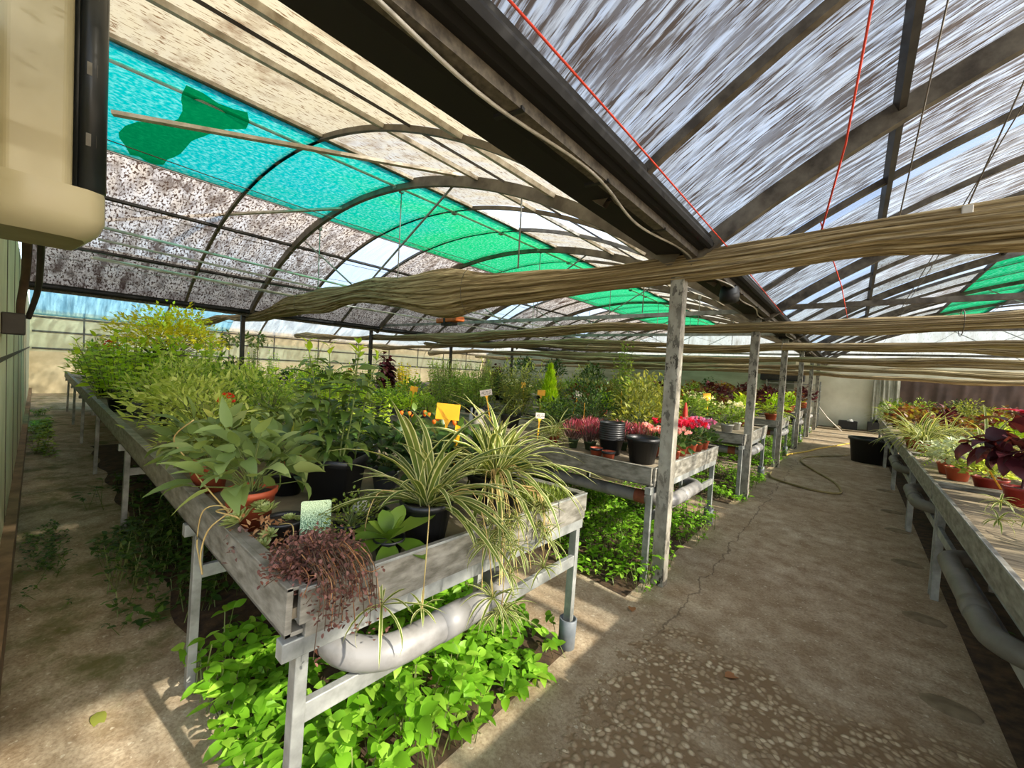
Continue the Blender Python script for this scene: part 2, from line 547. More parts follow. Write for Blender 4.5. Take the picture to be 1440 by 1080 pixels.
    def mesh(s, name, smooth=True, uv=None):
        me = bpy.data.meshes.new(name)
        V = np.concatenate(s.V) if s.V else np.zeros((0, 3))
        F = np.concatenate(s.F) if s.F else np.zeros((0, 4), int)
        I = np.concatenate(s.I) if s.I else np.zeros(0, int)
        nf = len(F)
        me.vertices.add(len(V))
        me.vertices.foreach_set('co', V.ravel())
        me.loops.add(nf * 4)
        me.loops.foreach_set('vertex_index', F.ravel())
        me.polygons.add(nf)
        me.polygons.foreach_set('loop_start', np.arange(nf) * 4)
        me.polygons.foreach_set('material_index', I)
        me.polygons.foreach_set('use_smooth', np.full(nf, smooth))
        if uv is not None:
            lay = me.uv_layers.new(name='UVMap')
            lay.data.foreach_set('uv', np.asarray(uv)[F.ravel()].ravel())
        for m in s.mats:
            me.materials.append(m)
        me.update(calc_edges=True)
        me.validate()
        return me


def obj(name, geo, parent=None, smooth=False, bevel=0, loc=None):
    me = geo if isinstance(geo, bpy.types.Mesh) else geo.mesh(name, smooth)
    o = bpy.data.objects.new(name, me)
    COL.objects.link(o)
    if parent:
        o.parent = parent
    if loc is not None:
        o.location = loc
    if bevel:
        b = o.modifiers.new('bevel', 'BEVEL')
        b.width = bevel
        b.segments = 2
        b.limit_method = 'ANGLE'
    return o


def tag(o, label, cat, group=None, kind=None):
    o['label'] = label
    o['category'] = cat
    if group:
        o['group'] = group
    if kind:
        o['kind'] = kind
    return o


def thing(name, label, cat, loc=(0, 0, 0), rz=0, group=None, sc=1.0):
    o = bpy.data.objects.new(name, None)
    COL.objects.link(o)
    o.location = loc
    o.rotation_euler = (0, 0, rz)
    o.scale = (sc, sc, sc)
    o.empty_display_size = .05
    return tag(o, label, cat, group)


def struct(name, geo, smooth=False, label=None):
    o = obj(name, geo, None, smooth)
    o['kind'] = 'structure'
    if label:
        o['label'] = label
    return o


ORD = ['first', 'second', 'third', 'fourth', 'fifth', 'sixth', 'seventh', 'eighth', 'ninth', 'tenth', 'eleventh', 'twelfth', 'thirteenth', 'fourteenth', 'fifteenth', 'sixteenth', 'seventeenth', 'eighteenth', 'nineteenth', 'twentieth']

# ----------------------------------------------------------------- greenhouse shell
XL, YF, XR = -19.4, 20.0, 8.2
RV_, ZC = 7.8, 3.95 - 7.8


def vz(x, xc):
    return ZC + math.sqrt(RV_ ** 2 - (x - xc) ** 2)


YA = [-.15, .88, 1.87, 2.98, 3.97, 5.0, 6.08, 7.08, 8.08, 9.1, 10.1, 11.1, 12.1, 13.1, 14.1, 15.1, 16.1, 17.1, 18.1, 19.1, 20.0]
PY = [3.06, 6.11, 9.0, 12.1, 15.2, 18.0]


def ceiling(xc, zones, mats, special, ya, label):
    g = Geo()
    uv = []
    for i in range(len(ya) - 1):
        for k in range(len(zones) - 1):
            m = special(i, k, ya[i]) or mats[k]
            xs = np.linspace(zones[k], zones[k + 1], 5)
            ys = np.array([ya[i], ya[i + 1]])
            off = -.055 if m == 'shade_green' else 0
            V = np.array([[(x, y, vz(x, xc) + off) for y in ys] for x in xs])
            g.grid(V, m)
            uv += [(y + (x > xc) * 37 + xc, RV_ * math.asin((x - xc) / RV_)) for x in xs for y in ys]
    me = g.mesh('ceiling', True, np.array(uv))
    o = obj('ceiling', me)
    o['kind'] = 'structure'
    o['label'] = label
    return o


ZL = [-1.0, -2.165, -3.15, -4.3, -6.7, -7.9, -9.2, -10.2]
spot_clear = {(4, 1), (4, 2), (4, 4), (4, 5), (7, 1), (9, 4), (9, 5), (10, 1), (12, 4), (13, 0), (6, 5), (14, 5)}
ceiling(-5.6, ZL, ['sheet_cream'] * 3 + ['shade_green'] + ['sheet_grey'] * 3,
        lambda i, k, y: 'sheet_clear' if (i, k) in spot_clear else 'sheet_shading' if i < 2 and k < 3 else None, YA, 'arched plastic roof of the left span with a green strip')
ya2 = sorted(YA + [4.32])
ZR = [-1.0, .07, 1.5, 2.6, 3.75, 4.45, 5.6, 7.0, 8.2]


def spec_r(i, k, y):
    if k in (0, 1) and abs(y - 3.97) < .01:
        return 'sheet_clear'
    if (k == 0 and 5.0 < y < 7.0) or (k == 1 and 9 < y < 10) or (k == 0 and 11 < y < 12):
        return 'sheet_clear'
    if y < 1.8 and 2 <= k <= 4:
        return 'sheet_dense'  # unseen near panels, made dense to keep sun off the side path
    if (k == 2 and y < 8.5) or (k == 3 and y < 9):
        return 'sheet_open'  # unseen panels, made clear to let more sun onto the left benches
    if k == 1 and y > 6 and int(y) % 2 == 0:
        return 'sheet_cream'


ceiling(3.6, ZR, ['sheet_blue', 'sheet_blue', 'shade_green', 'sheet_clear', 'sheet_open', 'sheet_open', 'sheet_open', 'sheet_open'], spec_r, ya2,
        'arched plastic roof of the right span, streaked with dirt')
ceiling(-14.8, [-10.2, -12.5, -14.8, -16.4, -18, -19.4], ['sheet_cream', 'sheet_cream', 'sheet_teal', 'sheet_teal', 'sheet_teal'],
        lambda i, k, y: 'sheet_white' if k > 2 and i > 4 else None, YA, 'arched plastic roof of the farthest left span')

# loose green netting caught under the green strip
g = Geo()
xs = np.linspace(-4.45, -6.6, 14)
V = []
for x in xs:
    t = (x + 4.45) / -2.15
    w = .14 + .12 * math.sin(t * 5 + 1) ** 2
    c = .86 + .10 * math.sin(t * 6.0) + .16 * (1 - t)
    V.append([(x, c - w + 2 * w * k / 4, vz(x, -5.6) - .085 - .02 * math.sin(k * 1.7 + x * 9)) for k in range(5)])
g.grid(np.array(V), 'net_green')
tag(obj('shade_net', g, None, True), 'torn dark green net piece caught under the green roof strip', 'net')


def arch(xc, y, w, h, mat):
    g = Geo()
    xs = np.linspace(xc - 4.6, xc + 4.6, 41)
    for s0, s1 in ((-1, 1),):
        P = []
        for x in xs:
            nx, nz = (x - xc) / RV_, math.sqrt(1 - ((x - xc) / RV_) ** 2)
            z = vz(x, xc)
            P.append([(x - nx * q, y + e * w / 2, z - nz * q) for q, e in ((.012, -1), (.012, 1), (.012 + h, 1), (.012 + h, -1), (.012, -1))])
        g.grid(np.array(P), mat)
    return struct('roof_arch', g)


for xc in (-5.6, 3.6):
    for y in YA[2:-1]:
        th = any(abs(y - p) < .12 for p in PY)
        arch(xc, y, .055 if th else .04, .11 if th else .045, 'arch_steel' if xc < 0 else 'bar_steel')
for y in YA[3:-1:3]:
    arch(-14.8, y, .05, .06, 'arch_steel')


def purlin(x, xc, w, h, mat, y0=-.15, y1=20.0, off=.01):
    g = Geo()
    z = vz(x, xc) - off
    nx, nz = (x - xc) / RV_, math.sqrt(1 - ((x - xc) / RV_) ** 2)
    g.bar((x - nx * h / 2, y0, z - nz * h / 2), (x - nx * h / 2, y1, z - nz * h / 2), w, h, mat, up=(nx, 0, nz))
    return struct('roof_purlin', g)


for x, w, h, m in ((-2.165, .10, .035, 'purlin_grey'), (-3.15, .075, .035, 'purlin_grey'), (-4.3, .09, .03, 'purlin_grey'), (-6.68, .022, .03, 'dark_steel'), (-6.78, .018, .03, 'dark_steel'), (-7.9, .04, .04, 'dark_steel'), (-9.2, .04, .04, 'dark_steel'), (-1.55, .07, .03, 'purlin_grey'), (-2.75, .012, .02, 'dark_steel')):
    purlin(x, -5.6, w, h, m)
for x, w, h, m in ((.07, .034, .06, 'dark_steel'), (1.5, .035, .05, 'dark_steel'), (2.6, .035, .05, 'dark_steel'), (3.75, .03, .05, 'bar_steel')):
    purlin(x, 3.6, w, h, m)

# valley gutters between the spans
def gutter(x, label):
    g = Geo()
    prof = [(-.25, 2.66), (-.23, 2.55), (-.16, 2.455), (.0, 2.44), (.16, 2.445), (.205, 2.475), (.215, 2.51)]
    ys = np.linspace(-.15, 20, 30)
    V = np.array([[(x + px, y, pz) for px, pz in prof] for y in ys])
    g.grid(V, 'gutter_dark')
    V = np.array([[(x + px, y, pz + .02) for px, pz in prof] for y in ys])
    g.grid(V, 'gutter_dark')
    g.box(x + .08, x + .135, -.15, 20, 2.40, 2.444, 'gutter_lip')
    g.tube([(x + .205, -.15, 2.475), (x + .205, 10, 2.475), (x + .205, 20, 2.475)], .03, 'gutter_dark', 8)
    return struct('gutter', g, label=label)


gutter(-1.02, 'dark valley gutter over the post row beside the aisle')
gutter(-10.2, 'dark valley gutter over the distant row of posts')

# gutter cable and wires
g = Geo()
P = [(-.93 + .025 * math.sin(y * 5.1) + .02 * math.sin(y * 1.9), y, 2.40 - .012 * math.sin(y * 2.3) ** 2) for y in np.arange(.3, 13, .08)]
g.tube(P, .007, 'cable_white', 5)
o = tag(obj('white_cable', g, None, True), 'white cable strapped along the underside of the dark gutter', 'cable')
for y in (1.0, 1.6, 2.3, 4.4, 5.2):
    tie = Geo().bar((-.99, y, 2.402), (-.88, y + .02, 2.402), .02, .012, 'black_rubber')
    obj('cable_tie', tie, o)


def wire(name, label, pts, r, mat, cat='wire', group=None):
    return tag(obj(name, Geo().tube(pts, r, mat, 5), None, True), label, cat, group)


wire('red_string', 'red string stretched along the right side of the gutter', [(-.71, .3, 2.46), (-.71, 1.5, 2.46), (-.71, 3.0, 2.45), (-.72, 5.9, 2.40)], .004, 'string_red', 'string')
wire('red_string', 'red string hanging down the right span to the nearest shade cloth', [(-.02, 1.75, 3.02), (-.11, 2.5, 2.72), (-.22, 3.02, 2.44)], .005, 'string_red', 'string')
wire('red_string', 'red string dropping onto the second shade cloth right of its post', [(-.24, 3.3, 2.62), (-.15, 4.6, 2.45), (-.12, 6.0, 2.36)], .004, 'string_red', 'string')
for i, (a, b, lb) in enumerate((
        (((.18, 2.1, 3.12)), (.12, 3.0, 2.47), 'grey hoist cord dropping from the dark purlin to the nearest shade cloth'),
        (((.56, 2.5, 3.3)), (.36, 3.05, 2.45), 'grey hoist cord ending at the clear clip on the nearest shade cloth'),
        (((.62, 2.9, 3.2)), (.30, 5.9, 2.38), 'dark twin cord slanting down to the second shade cloth'))):
    wire('hoist_cord', lb, [a, tuple((p + q) / 2 for p, q in zip(a, b)), b], .0035, 'wire', 'cord')
clip = thing('cord_clip', 'clear plastic cord clip on the nearest shade cloth, right of the aisle', 'clip', (.36, 2.93, 2.46))
obj('clip_body', Geo().box(-.02, .02, -.01, .01, -.03, .012, 'cable_white'), clip, bevel=.004)
for i, (x, z) in enumerate(((-3.0, 2.62), (-4.2, 2.60), (-5.4, 2.64), (-6.6, 2.62), (-7.8, 2.66), (-8.9, 2.62))):
    P = [(x, y, z - .03 * abs(math.sin(y * PI / 3.05))) for y in np.arange(.0, 19.5, .75)]
    wire('support_wire', 'thin steel support wire running lengthwise under the left roof span', P, .0028, 'wire', 'wire', 'support wires under the left span')
for i, (x, z) in enumerate(((.4, 2.58), (1.2, 2.60), (2.0, 2.6), (2.8, 2.62), (3.6, 2.62))):
    P = [(x, y, z - .03 * abs(math.sin(y * PI / 3.05))) for y in np.arange(3.2, 19.5, .75)]
    wire('support_wire', 'thin steel support wire running lengthwise under the right roof span', P, .0028, 'wire', 'wire', 'support wires under the right span')

# ridge pipe with hangers, side pipes, braces
t = thing('ridge_pipe', 'long pale pipe clamped beneath the arches below the green strip', 'pipe', (-4.66, 0, 3.83))
obj('pipe', Geo().tube([(0, .3, 0), (0, 6, 0), (0, 19.9, 0)], .022, 'white_pipe', 8), t, True)
for y in YA[3:16]:
    obj('clamp', Geo().box(-.035, .035, y - .035, y + .035, -.04, .09, 'galvanised'), t, bevel=.006)
for y in PY[:5]:
    for x, zt in ((-4.66, 3.80), (-7.0, 3.74), (-2.6, 3.28)):
        hz = thing('hanger_rod', 'thin steel hanger rod between roof arch and shade cloth', 'rod', (x, y, 0), group='hanger rods under the left span arches')
        obj('rod', Geo().tube([(0, 0, 2.55), (0, 0, 3.2), (0, 0, zt)], .008, 'galvanised', 5), hz, True)
        obj('rod_clamp', Geo().box(-.025, .025, -.025, .025, zt - .03, zt + .05, 'galvanised'), hz)
for i, (x, z, r, lb) in enumerate(((-8.05, 3.06, .02, 'upper white pipe running lengthwise beneath the grey roof sheets'), (-8.25, 2.94, .018, 'lower of two white pipes beneath the grey roof sheets'), (-9.4, 2.86, .022, 'white pipe low along the far eave of the left span'), (-8.9, 2.80, .014, 'thin white pipe near the far eave of the left span'))):
    wire('side_pipe', lb, [(x + .7, .5, z + .0), (x, 4.4, z), (x - .1, 12, z), (x - .1, 19.5, z)], r, 'white_pipe', 'pipe')
g = Geo().bar((-3.46, 3.02, 3.66), (-4.5, .36, 3.36), .05, .03, 'brace_white')
struct('roof_brace', g, label='pale flat brace crossing the cyan part of the green strip')
g = Geo().bar((-6.0, 3.02, 3.85), (-9.2, .69, 3.76 - .62 + .42), .05, .03, 'brace_white')
struct('roof_brace', g, label='pale flat brace below the green strip, over the grey sheets')

for k, y in enumerate(PY):
    if k:
        struct('tie_bar', Geo().bar((-1, y + .02, 2.50), (-10.2, y + .02, 2.56), .04, .06, 'galvanised'))
        struct('tie_bar', Geo().bar((-1, y + .02, 2.53), (8.2, y + .02, 2.53), .04, .06, 'bar_steel'))
    for s, xa, xb in ((0, -5.6, -3.6), (0, -5.6, -7.6), (0, 3.6, 1.8)):
        struct('truss_web', Geo().bar((xa, y, 2.56), (xb, y, vz(xb, -5.6 if xa < 0 else 3.6) - .06), .018, .018, 'galvanised'))

# posts
def post(x, y, z, w, mat, name, label, group=None):
    t = thing(name, label, 'post', (x, y, 0), group=group)
    g = Geo()
    g.box(-w / 2, w / 2, -w / 2, w / 2, 0, z, mat)
    obj('column', g, t, bevel=.004)
    return t


PL = ['nearest grey metal support post, beside the pink and red cyclamens', 'second support post down the aisle, at the third bench', 'third support post down the aisle, at the fourth bench',
      'fourth support post down the aisle, with a red cloth hanging on it', 'fifth support post down the aisle, next to last', 'last support post down the aisle, near the back wall']
for y, lb in zip(PY, PL):
    t = post(-1.035, y, 2.45, .095, 'post_metal', 'support_post', lb)
    if y < 10:
        obj('bracket', Geo().box(-.11, .11, -.055, .055, 2.40, 2.44, 'dark_steel'), t, bevel=.003)
for i, y in enumerate(PY):
    post(-10.2, y - .17, 2.45, .075, 'dark_steel', 'distant_post', 'dark thin post, %s along the distant row in the left span' % ORD[i])
t = thing('dome_lamp', 'small black dome lamp hanging under the gutter behind the nearest post', 'lamp', (-.93, 4.1, 2.34))
obj('lamp_shade', Geo().lathe([(.0, .10), (.04, .10), (.075, .07), (.085, 0), (.08, -.05), (.05, -.07), (.0, -.07)], 'black_rubber', 16), t, True)
obj('lamp_stem', Geo().tube([(0, 0, .1), (0, 0, .13)], .012, 'dark_steel'), t)
t = thing('orange_lamp', 'orange box lamp hanging beneath the nearest shade cloth', 'lamp', (-5.5, 4.7, 2.37), -.2)
obj('lamp_box', Geo().box(-.36, .36, -.09, .09, -.05, .035, 'orange_plastic'), t, bevel=.02)
obj('strap', Geo().box(-.07, .0, -.095, .095, -.06, .05, 'black_rubber'), t)
obj('lamp_base', Geo().box(-.2, .16, -.07, .07, -.10, -.05, 'black_rubber'), t, bevel=.01)

# shade cloth bundles across the spans
def interp(tab, x):
    return float(np.interp(x, [a for a, _ in tab], [b for _, b in tab]))


ZT1 = [(-15, 2.45), (-12, 2.47), (-10.2, 2.37), (-8.2, 2.53), (-5.2, 2.55), (-3.5, 2.40), (-2.2, 2.40), (-1, 2.35), (0, 2.42), (.6, 2.40), (3, 2.42), (8.2, 2.42)]
HT1 = [(-15, .07), (-10.2, .06), (-8.2, .15), (-5.2, .17), (-3.5, .21), (-2.2, .13), (-1, .075), (0, .085), (.6, .12), (3, .12), (8.2, .1)]


def bundle(k, y, zt, ht, x0, x1, label):
    r = random.Random(40 + k)
    ph = [r.uniform(0, 6) for _ in range(9)]
    n = 170 if k == 0 else 90
    xs = np.linspace(x0, x1, n)
    C = 150 if k < 3 else 90
    th = np.linspace(0, 2 * PI, C + 1)
    V = []
    for x in xs:
        zc_, h = zt(x), ht(x)
        h *= 1 + .16 * math.sin(x * 1.9 + ph[0]) + .10 * math.sin(x * 4.3 + ph[1])
        wv = .13 + .03 * math.sin(x * 1.3 + ph[2])
        zz = zc_ + .02 * math.sin(x * 1.1 + ph[3]) - .03 * abs(math.sin((x + 1) * PI / 2.3))
        fold = 1 + .07 * np.sin(9 * th + ph[4] + .35 * math.sin(x * 1.2)) + .07 * np.sin(23 * th + ph[5] + .4 * math.sin(x * .8 + 1)) + .03 * np.sin(37 * th + ph[6] + .3 * math.sin(x * 2.1))
        V.append(np.stack([np.full(C + 1, x), y + wv * np.cos(th) * fold, zz + h * np.sin(th) * fold], -1))
    t = thing('shade_cloth', label, 'shade cloth', (0, 0, 0))
    obj('rolled_cloth', Geo().grid(np.array(V), 'shade_cloth'), t, True)
    for j in range(5 if k < 2 else 3):
        x = x0 + (x1 - x0) * (.12 + .19 * j)
        zc_, h = zt(x), ht(x) + .035
        obj('tie', Geo().tube([(x, y + .16 * math.cos(a), zc_ - .02 + h * 1.1 * math.sin(a)) for a in np.linspace(0, 2 * PI, 17)], .004, 'wire', 4, False), t, True)
    return t


BL = ['nearest bundled shade cloth, slung thick across the spans over the first post', 'second bundled shade cloth, crossing over the second post', 'third bundled shade cloth, crossing over the third post',
      'fourth bundled shade cloth, crossing over the fourth post', 'fifth bundled shade cloth, crossing over the fifth post', 'last bundled shade cloth, hanging just before the back wall']
bundle(0, 3.06, lambda x: interp(ZT1, x), lambda x: interp(HT1, x), -14.6, 8.1, BL[0])
for k, (z, h) in enumerate(((2.29, .075), (2.27, .07), (2.20, .07), (2.10, .06), (1.98, .055)), 1):
    bundle(k, PY[k], (lambda x, z=z, k=k: z + .07 * math.sin(x * .42 + k * 2) * (1 if x < -2 else .2)), (lambda x, h=h: h * (1 + .3 * math.sin(x * .7))), -15.5, 8.1, BL[k])
for k, (y, z, h) in enumerate(((7.6, 2.16, .045), (10.6, 2.10, .05), (13.6, 2.02, .045), (16.6, 1.97, .045))):
    bundle(10 + k, y, (lambda x, z=z, k=k: z + .05 * math.sin(x * .5 + k)), (lambda x, h=h: h), -9.9, 8.1, 'thin bundled shade cloth halfway between the %s and %s posts' % (ORD[k + 1], ORD[k + 2]))

# walls, floor
g = Geo()
g.box(XL - .2, XR + 6, -6, YF + .2, -.2, 0, 'floor_concrete')
struct('floor', g, label='worn brown concrete floor with exposed pebbles')
g = Geo()
g.box(XL, -1.9, -.25, -.15, 0, 2.7, 'wall_cream')
for x in (-4.9, -6.4, -7.9, -9.4, -11.0, -13.0):
    g.box(x - .012, x + .012, -.152, -.146, 0, 2.7, 'wall_joint')
g.box(XL, -1.9, -.152, -.144, 1.42, 1.45, 'wall_joint')
struct('wall_near', g, label='cream panel wall beside the left path')
struct('baseboard_near', Geo().box(XL, -1.9, -.15, -.09, 0, .17, 'kerb'), label='brown concrete kerb along the cream panel wall')
g = Geo()
V = np.array([[(x, -.2, 2.7), (x, -.2, max(2.7, vz(x, -5.6)))] for x in np.linspace(-10.2, -1.9, 30)])
me = g.grid(V, 'sheet_white').mesh('wall_near_gable', True, np.array([(v[0], v[2]) for v in V.reshape(-1, 3)]))
o = obj('wall_near_gable', me)
o['kind'] = 'structure'
g = Geo()
g.box(XL - .15, XL, -.25, YF, 0, 2.62, 'wall_block')
struct('wall_left', g, label='beige wall closing the far left side')
g = Geo()
for z in (1.42, 1.95, 2.40):
    g.box(XL, XL + .03, -.1, YF, z - .025, z + .025, 'wall_bar')
for y in np.arange(1.0, 20, 1.9):
    g.box(XL, XL + .025, y - .02, y + .02, 1.42, 2.62, 'wall_bar')
struct('trim_left', g, label='dark bar grid on the far left wall')
g = Geo()
g.box(XL, -1.9, YF, YF + .15, 0, 2.7, 'wall_far')
g.box(-1.9, XR, YF, YF + .15, 0, 2.7, 'wall_pale')
struct('wall_back', g, label='pale back wall at the end of the aisle')
for xc, xa, xb in ((-14.8, -19.4, -10.2), (-5.6, -10.2, -1.0), (3.6, -1.0, 8.2)):
    V = np.array([[(x, YF + .05, 2.7), (x, YF + .05, max(2.7, vz(x, xc)))] for x in np.linspace(xa, xb, 30)])
    me = Geo().grid(V, 'sheet_white').mesh('wall_back_gable', True, np.array([(v[0], v[2]) for v in V.reshape(-1, 3)]))
    o = obj('wall_back_gable', me)
    o['kind'] = 'structure'
# back wall furnishings
def hanging(name, x0, x1, y, z0, z1, mat, label, cat, folds, amp, fan=0):
    xs = np.linspace(0, 1, 90)
    V = []
    for u in xs:
        col = []
        for v in np.linspace(0, 1, 10):
            x = x0 + (x1 - x0) * u
            a = amp * (.4 + .6 * (1 - v if fan else v))
            s = math.sin(u * folds * (1 + fan * (1 - v) * .25) + 2 * math.sin(u * 5)) + .5 * math.sin(u * folds * 2.3 + v * 2)
            col.append((x, y - abs(a * s), z0 + (z1 - z0) * v))
        V.append(col)
    return tag(obj(name, Geo().grid(np.array(V), mat), None, True), label, cat)


hanging('tarpaulin', 1.15, 7.6, 19.93, .05, 1.95, 'tarp_brown', 'dark brown tarpaulin hanging in folds on the back wall', 'tarpaulin', 60, .10, 1)
hanging('plastic_sheet', .50, 1.22, 19.88, .35, 2.0, 'sheet_grey_plastic', 'grey translucent plastic sheet hanging beside the brown tarpaulin', 'sheet', 14, .09)
t = thing('wall_heater', 'black box heater mounted high on the back wall behind the posts', 'heater', (-2.3, 19.8, 1.86))
obj('heater_body', Geo().box(-.75, .75, -.2, .19, -.14, .16, 'black_rubber'), t, bevel=.02)
obj('heater_grille', Geo().box(-.6, .6, -.215, -.2, -.08, .1, 'dark_steel'), t)
t = thing('shelf_rack', 'dark metal shelf rack against the back wall behind the last posts', 'rack', (-1.9, 19.55, 0))
for z in (.5, .95, 1.35, 1.6):
    obj('shelf', Geo().box(-.9, .9, -.25, .25, z, z + .03, 'galvanised'), t)
for sx in (-.88, .86):
    for sy in (-.24, .22):
        obj('upright', Geo().box(sx, sx + .03, sy, sy + .03, 0, 1.75, 'galvanised'), t)
t = thing('leaning_pole', 'white pole leaning by the last post near the back wall', 'pole', (-.6, 18.6, 0))
obj('pole_shaft', Geo().tube([(.32, .2, 0), (-.1, 0, .45), (-.36, -.12, .82)], .02, 'white_pipe', 6), t, True)
struct('trim_step', Geo().box(-1.0, 8.2, 19.0, 20.0, 0, .05, 'stone'), label='low concrete step at the foot of the back wall')


def crate(x, y, w, d, h, label, extra=None):
    t = thing('planter_crate', label, 'crate', (x, y, .05))
    g = Geo()
    g.box(-w, w, -d, -d + .02, 0, h, 'pot_black').box(-w, w, d - .02, d, 0, h, 'pot_black').box(-w, -w + .02, -d, d, 0, h, 'pot_black').box(w - .02, w, -d, d, 0, h, 'pot_black').box(-w, w, -d, d, 0, .02, 'pot_black')
    obj('crate_body', g, t, bevel=.006)
    obj('soil', Geo().box(-w + .02, w - .02, -d + .02, d - .02, h * .6, h * .85, 'soil'), t)
    return t


crate(-.12, 19.5, .27, .2, .3, 'black crate with a white rag on it, at the back wall')
tag(obj('white_rag', Geo().lathe([(0, .12), (.05, .11), (.09, .05), (.1, 0), (0, 0)], 'shell_white', 8, (-.06, 19.5, .31)), None, True), 'crumpled white rag lying on the black crate', 'rag')
crate(.62, 19.4, .2, .22, .34, 'black crate near the plastic sheet at the back wall')
t = thing('black_bin', 'black bin standing behind the crates at the grey plastic sheet', 'bin', (.78, 19.75, .05))
obj('bin_body', Geo().lathe([(0, 0), (.15, 0), (.18, .42), (.19, .43), (.16, .42), (.14, .05), (0, .05)], 'pot_black', 18), t, True)
tag(obj('rubble_stone', Geo().lathe([(0, .12), (.08, .10), (.14, .04), (.12, 0), (0, 0)], 'stone', 7, (-.42, 19.3, .05))), 'pale stone lying on the step left of the crate', 'stone')
t = thing('water_tub', 'large round black tub standing on the aisle floor', 'tub', (.36, 11.55, 0))
obj('tub_body', Geo().lathe([(0, 0), (.33, 0), (.38, .46), (.41, .47), (.41, .51), (.36, .51), (.31, .06), (0, .06)], 'pot_black', 28), t, True)

# hose
g = Geo()
HP = [(-1.02, 8.3, .02), (-.95, 7.85, .02), (-.58, 7.54, .02), (-.32, 7.46, .02), (-.12, 7.52, .02), (-.06, 7.75, .02), (-.16, 8.4, .02), (-.5, 9.3, .02), (-.74, 10.1, .02), (-.72, 10.7, .02), (-.5, 11.2, .02), (-.1, 11.9, .02), (.0, 12.2, .02)]


def smooth(P, n=6):
    P = np.asarray(P, float)
    out = []
    for i in range(len(P) - 1):
        p0, p1, p2, p3 = P[max(i - 1, 0)], P[i], P[i + 1], P[min(i + 2, len(P) - 1)]
        for t in np.arange(n) / n:
            out.append(.5 * ((2 * p1) + (p2 - p0) * t + (2 * p0 - 5 * p1 + 4 * p2 - p3) * t * t + (3 * p1 - p0 - 3 * p2 + p3) * t ** 3))
    out.append(P[-1])
    return np.array(out)


tag(obj('garden_hose', g.tube(smooth(HP), .016, 'hose_olive', 8), None, True), 'olive garden hose looping over the aisle floor before the black tub', 'hose')
HP = [(-1.05, 10.6, .02), (-1.0, 10.9, .02), (-.75, 11.8, .02), (-.6, 12.6, .02), (-.4, 13.3, .02), (.05, 15.0, .02)]
tag(obj('garden_hose', Geo().tube(smooth(HP), .018, 'hose_yellow', 8), None, True), 'yellowish hose lying beyond the looped hose, toward the back', 'hose')

# AC unit on the near wall
t = thing('air_conditioner', 'old cream air conditioner with a black louvre, high on the near wall', 'air conditioner', (-2.4, -.15, 2.02))
g = Geo()
prof = [(-.42, .02), (-.42, .235), (-.02, .235), (0, .215), (0, .07), (-.03, .03)]
def prism(prof, z0, z1, m, g):
    n = len(prof)
    V = [(x, y, z0) for x, y in prof] + [(x, y, z1) for x, y in prof]
    F = [(i, (i + 1) % n, n + (i + 1) % n, n + i) for i in range(n)]
    g.add(V, F, m)
    c = len(V)
    for z, o in ((z0, 0), (z1, n)):
        k = [o + i for i in range(n)]
        for i in range(1, n - 1, 2):
            b = k[i + 2] if i + 2 < n else k[0]
            g.add([V[k[0]], V[k[i]], V[k[i + 1]], V[b]], [(0, 1, 2, 3)], m)
prism(prof, .16, 1.3, 'ac_cream', g)
obj('housing', g, t, bevel=.008)
g = Geo()
V = []
for z, s, dz in ((.16, 1.0, 0), (.05, 1.0, 0), (.0, .94, 0), (-.03, .82, 0)):
    V.append([(-.42 + (x + .42) * s, .02 + (y - .02) * (s if s < 1 else 1), z) for x, y in [(-.42, .02), (-.42, .30), (-.10, .335), (-.03, .325), (.0, .28), (.012, .15), (.012, .06), (-.03, .02), (-.42, .02)]])
g.grid(np.array(V), 'ac_cream')
b = V[-1][:-1]
g.add([b[0], b[1], b[2], b[3], b[4], b[5], b[6], b[7]], [(0, 1, 2, 3), (0, 3, 4, 7), (4, 5, 6, 7)], 'ac_under')
b = V[0][:-1]
g.add(b, [(0, 1, 2, 3), (0, 3, 4, 7), (4, 5, 6, 7)], 'ac_cream')
obj('end_cap', g, t, True)
g = Geo()
g.box(-.4, -.06, .225, .275, .17, 1.3, 'ac_black')
g.tube([(-.06, .292, .17), (-.06, .292, .7), (-.06, .292, 1.3)], .042, 'ac_black', 12)
lv = obj('louvre', g, t, True)
for z in (.34, .62, .92, 1.12):
    obj('louvre_clip', Geo().box(-.035, -.02, .27, .30, z, z + .05, 'ac_slot'), lv)
g = Geo().box(-.44, -.2, -.0, .03, .1, 1.3, 'dark_steel')
obj('wall_bracket', g, t)
t = thing('conduit', 'dark conduit pipes dropping from the air conditioner down the near wall', 'conduit', (-3.6, -.1, 0))
obj('pipe', Geo().tube(smooth([(.3, .06, 2.16), (.05, .06, 2.1), (-.4, .05, 1.98), (-.55, .03, 1.8), (-.6, .03, 1.7)]), .02, 'stem_brown', 8), t, True)
obj('pipe', Geo().tube(smooth([(.25, .11, 2.16), (-.2, .11, 2.05), (-.55, .10, 1.9), (-.7, .06, 1.72)]), .016, 'dark_steel', 8), t, True)
obj('junction_box', Geo().box(-.68, -.52, -.05, .05, 1.6, 1.74, 'dark_steel'), t, bevel=.008)

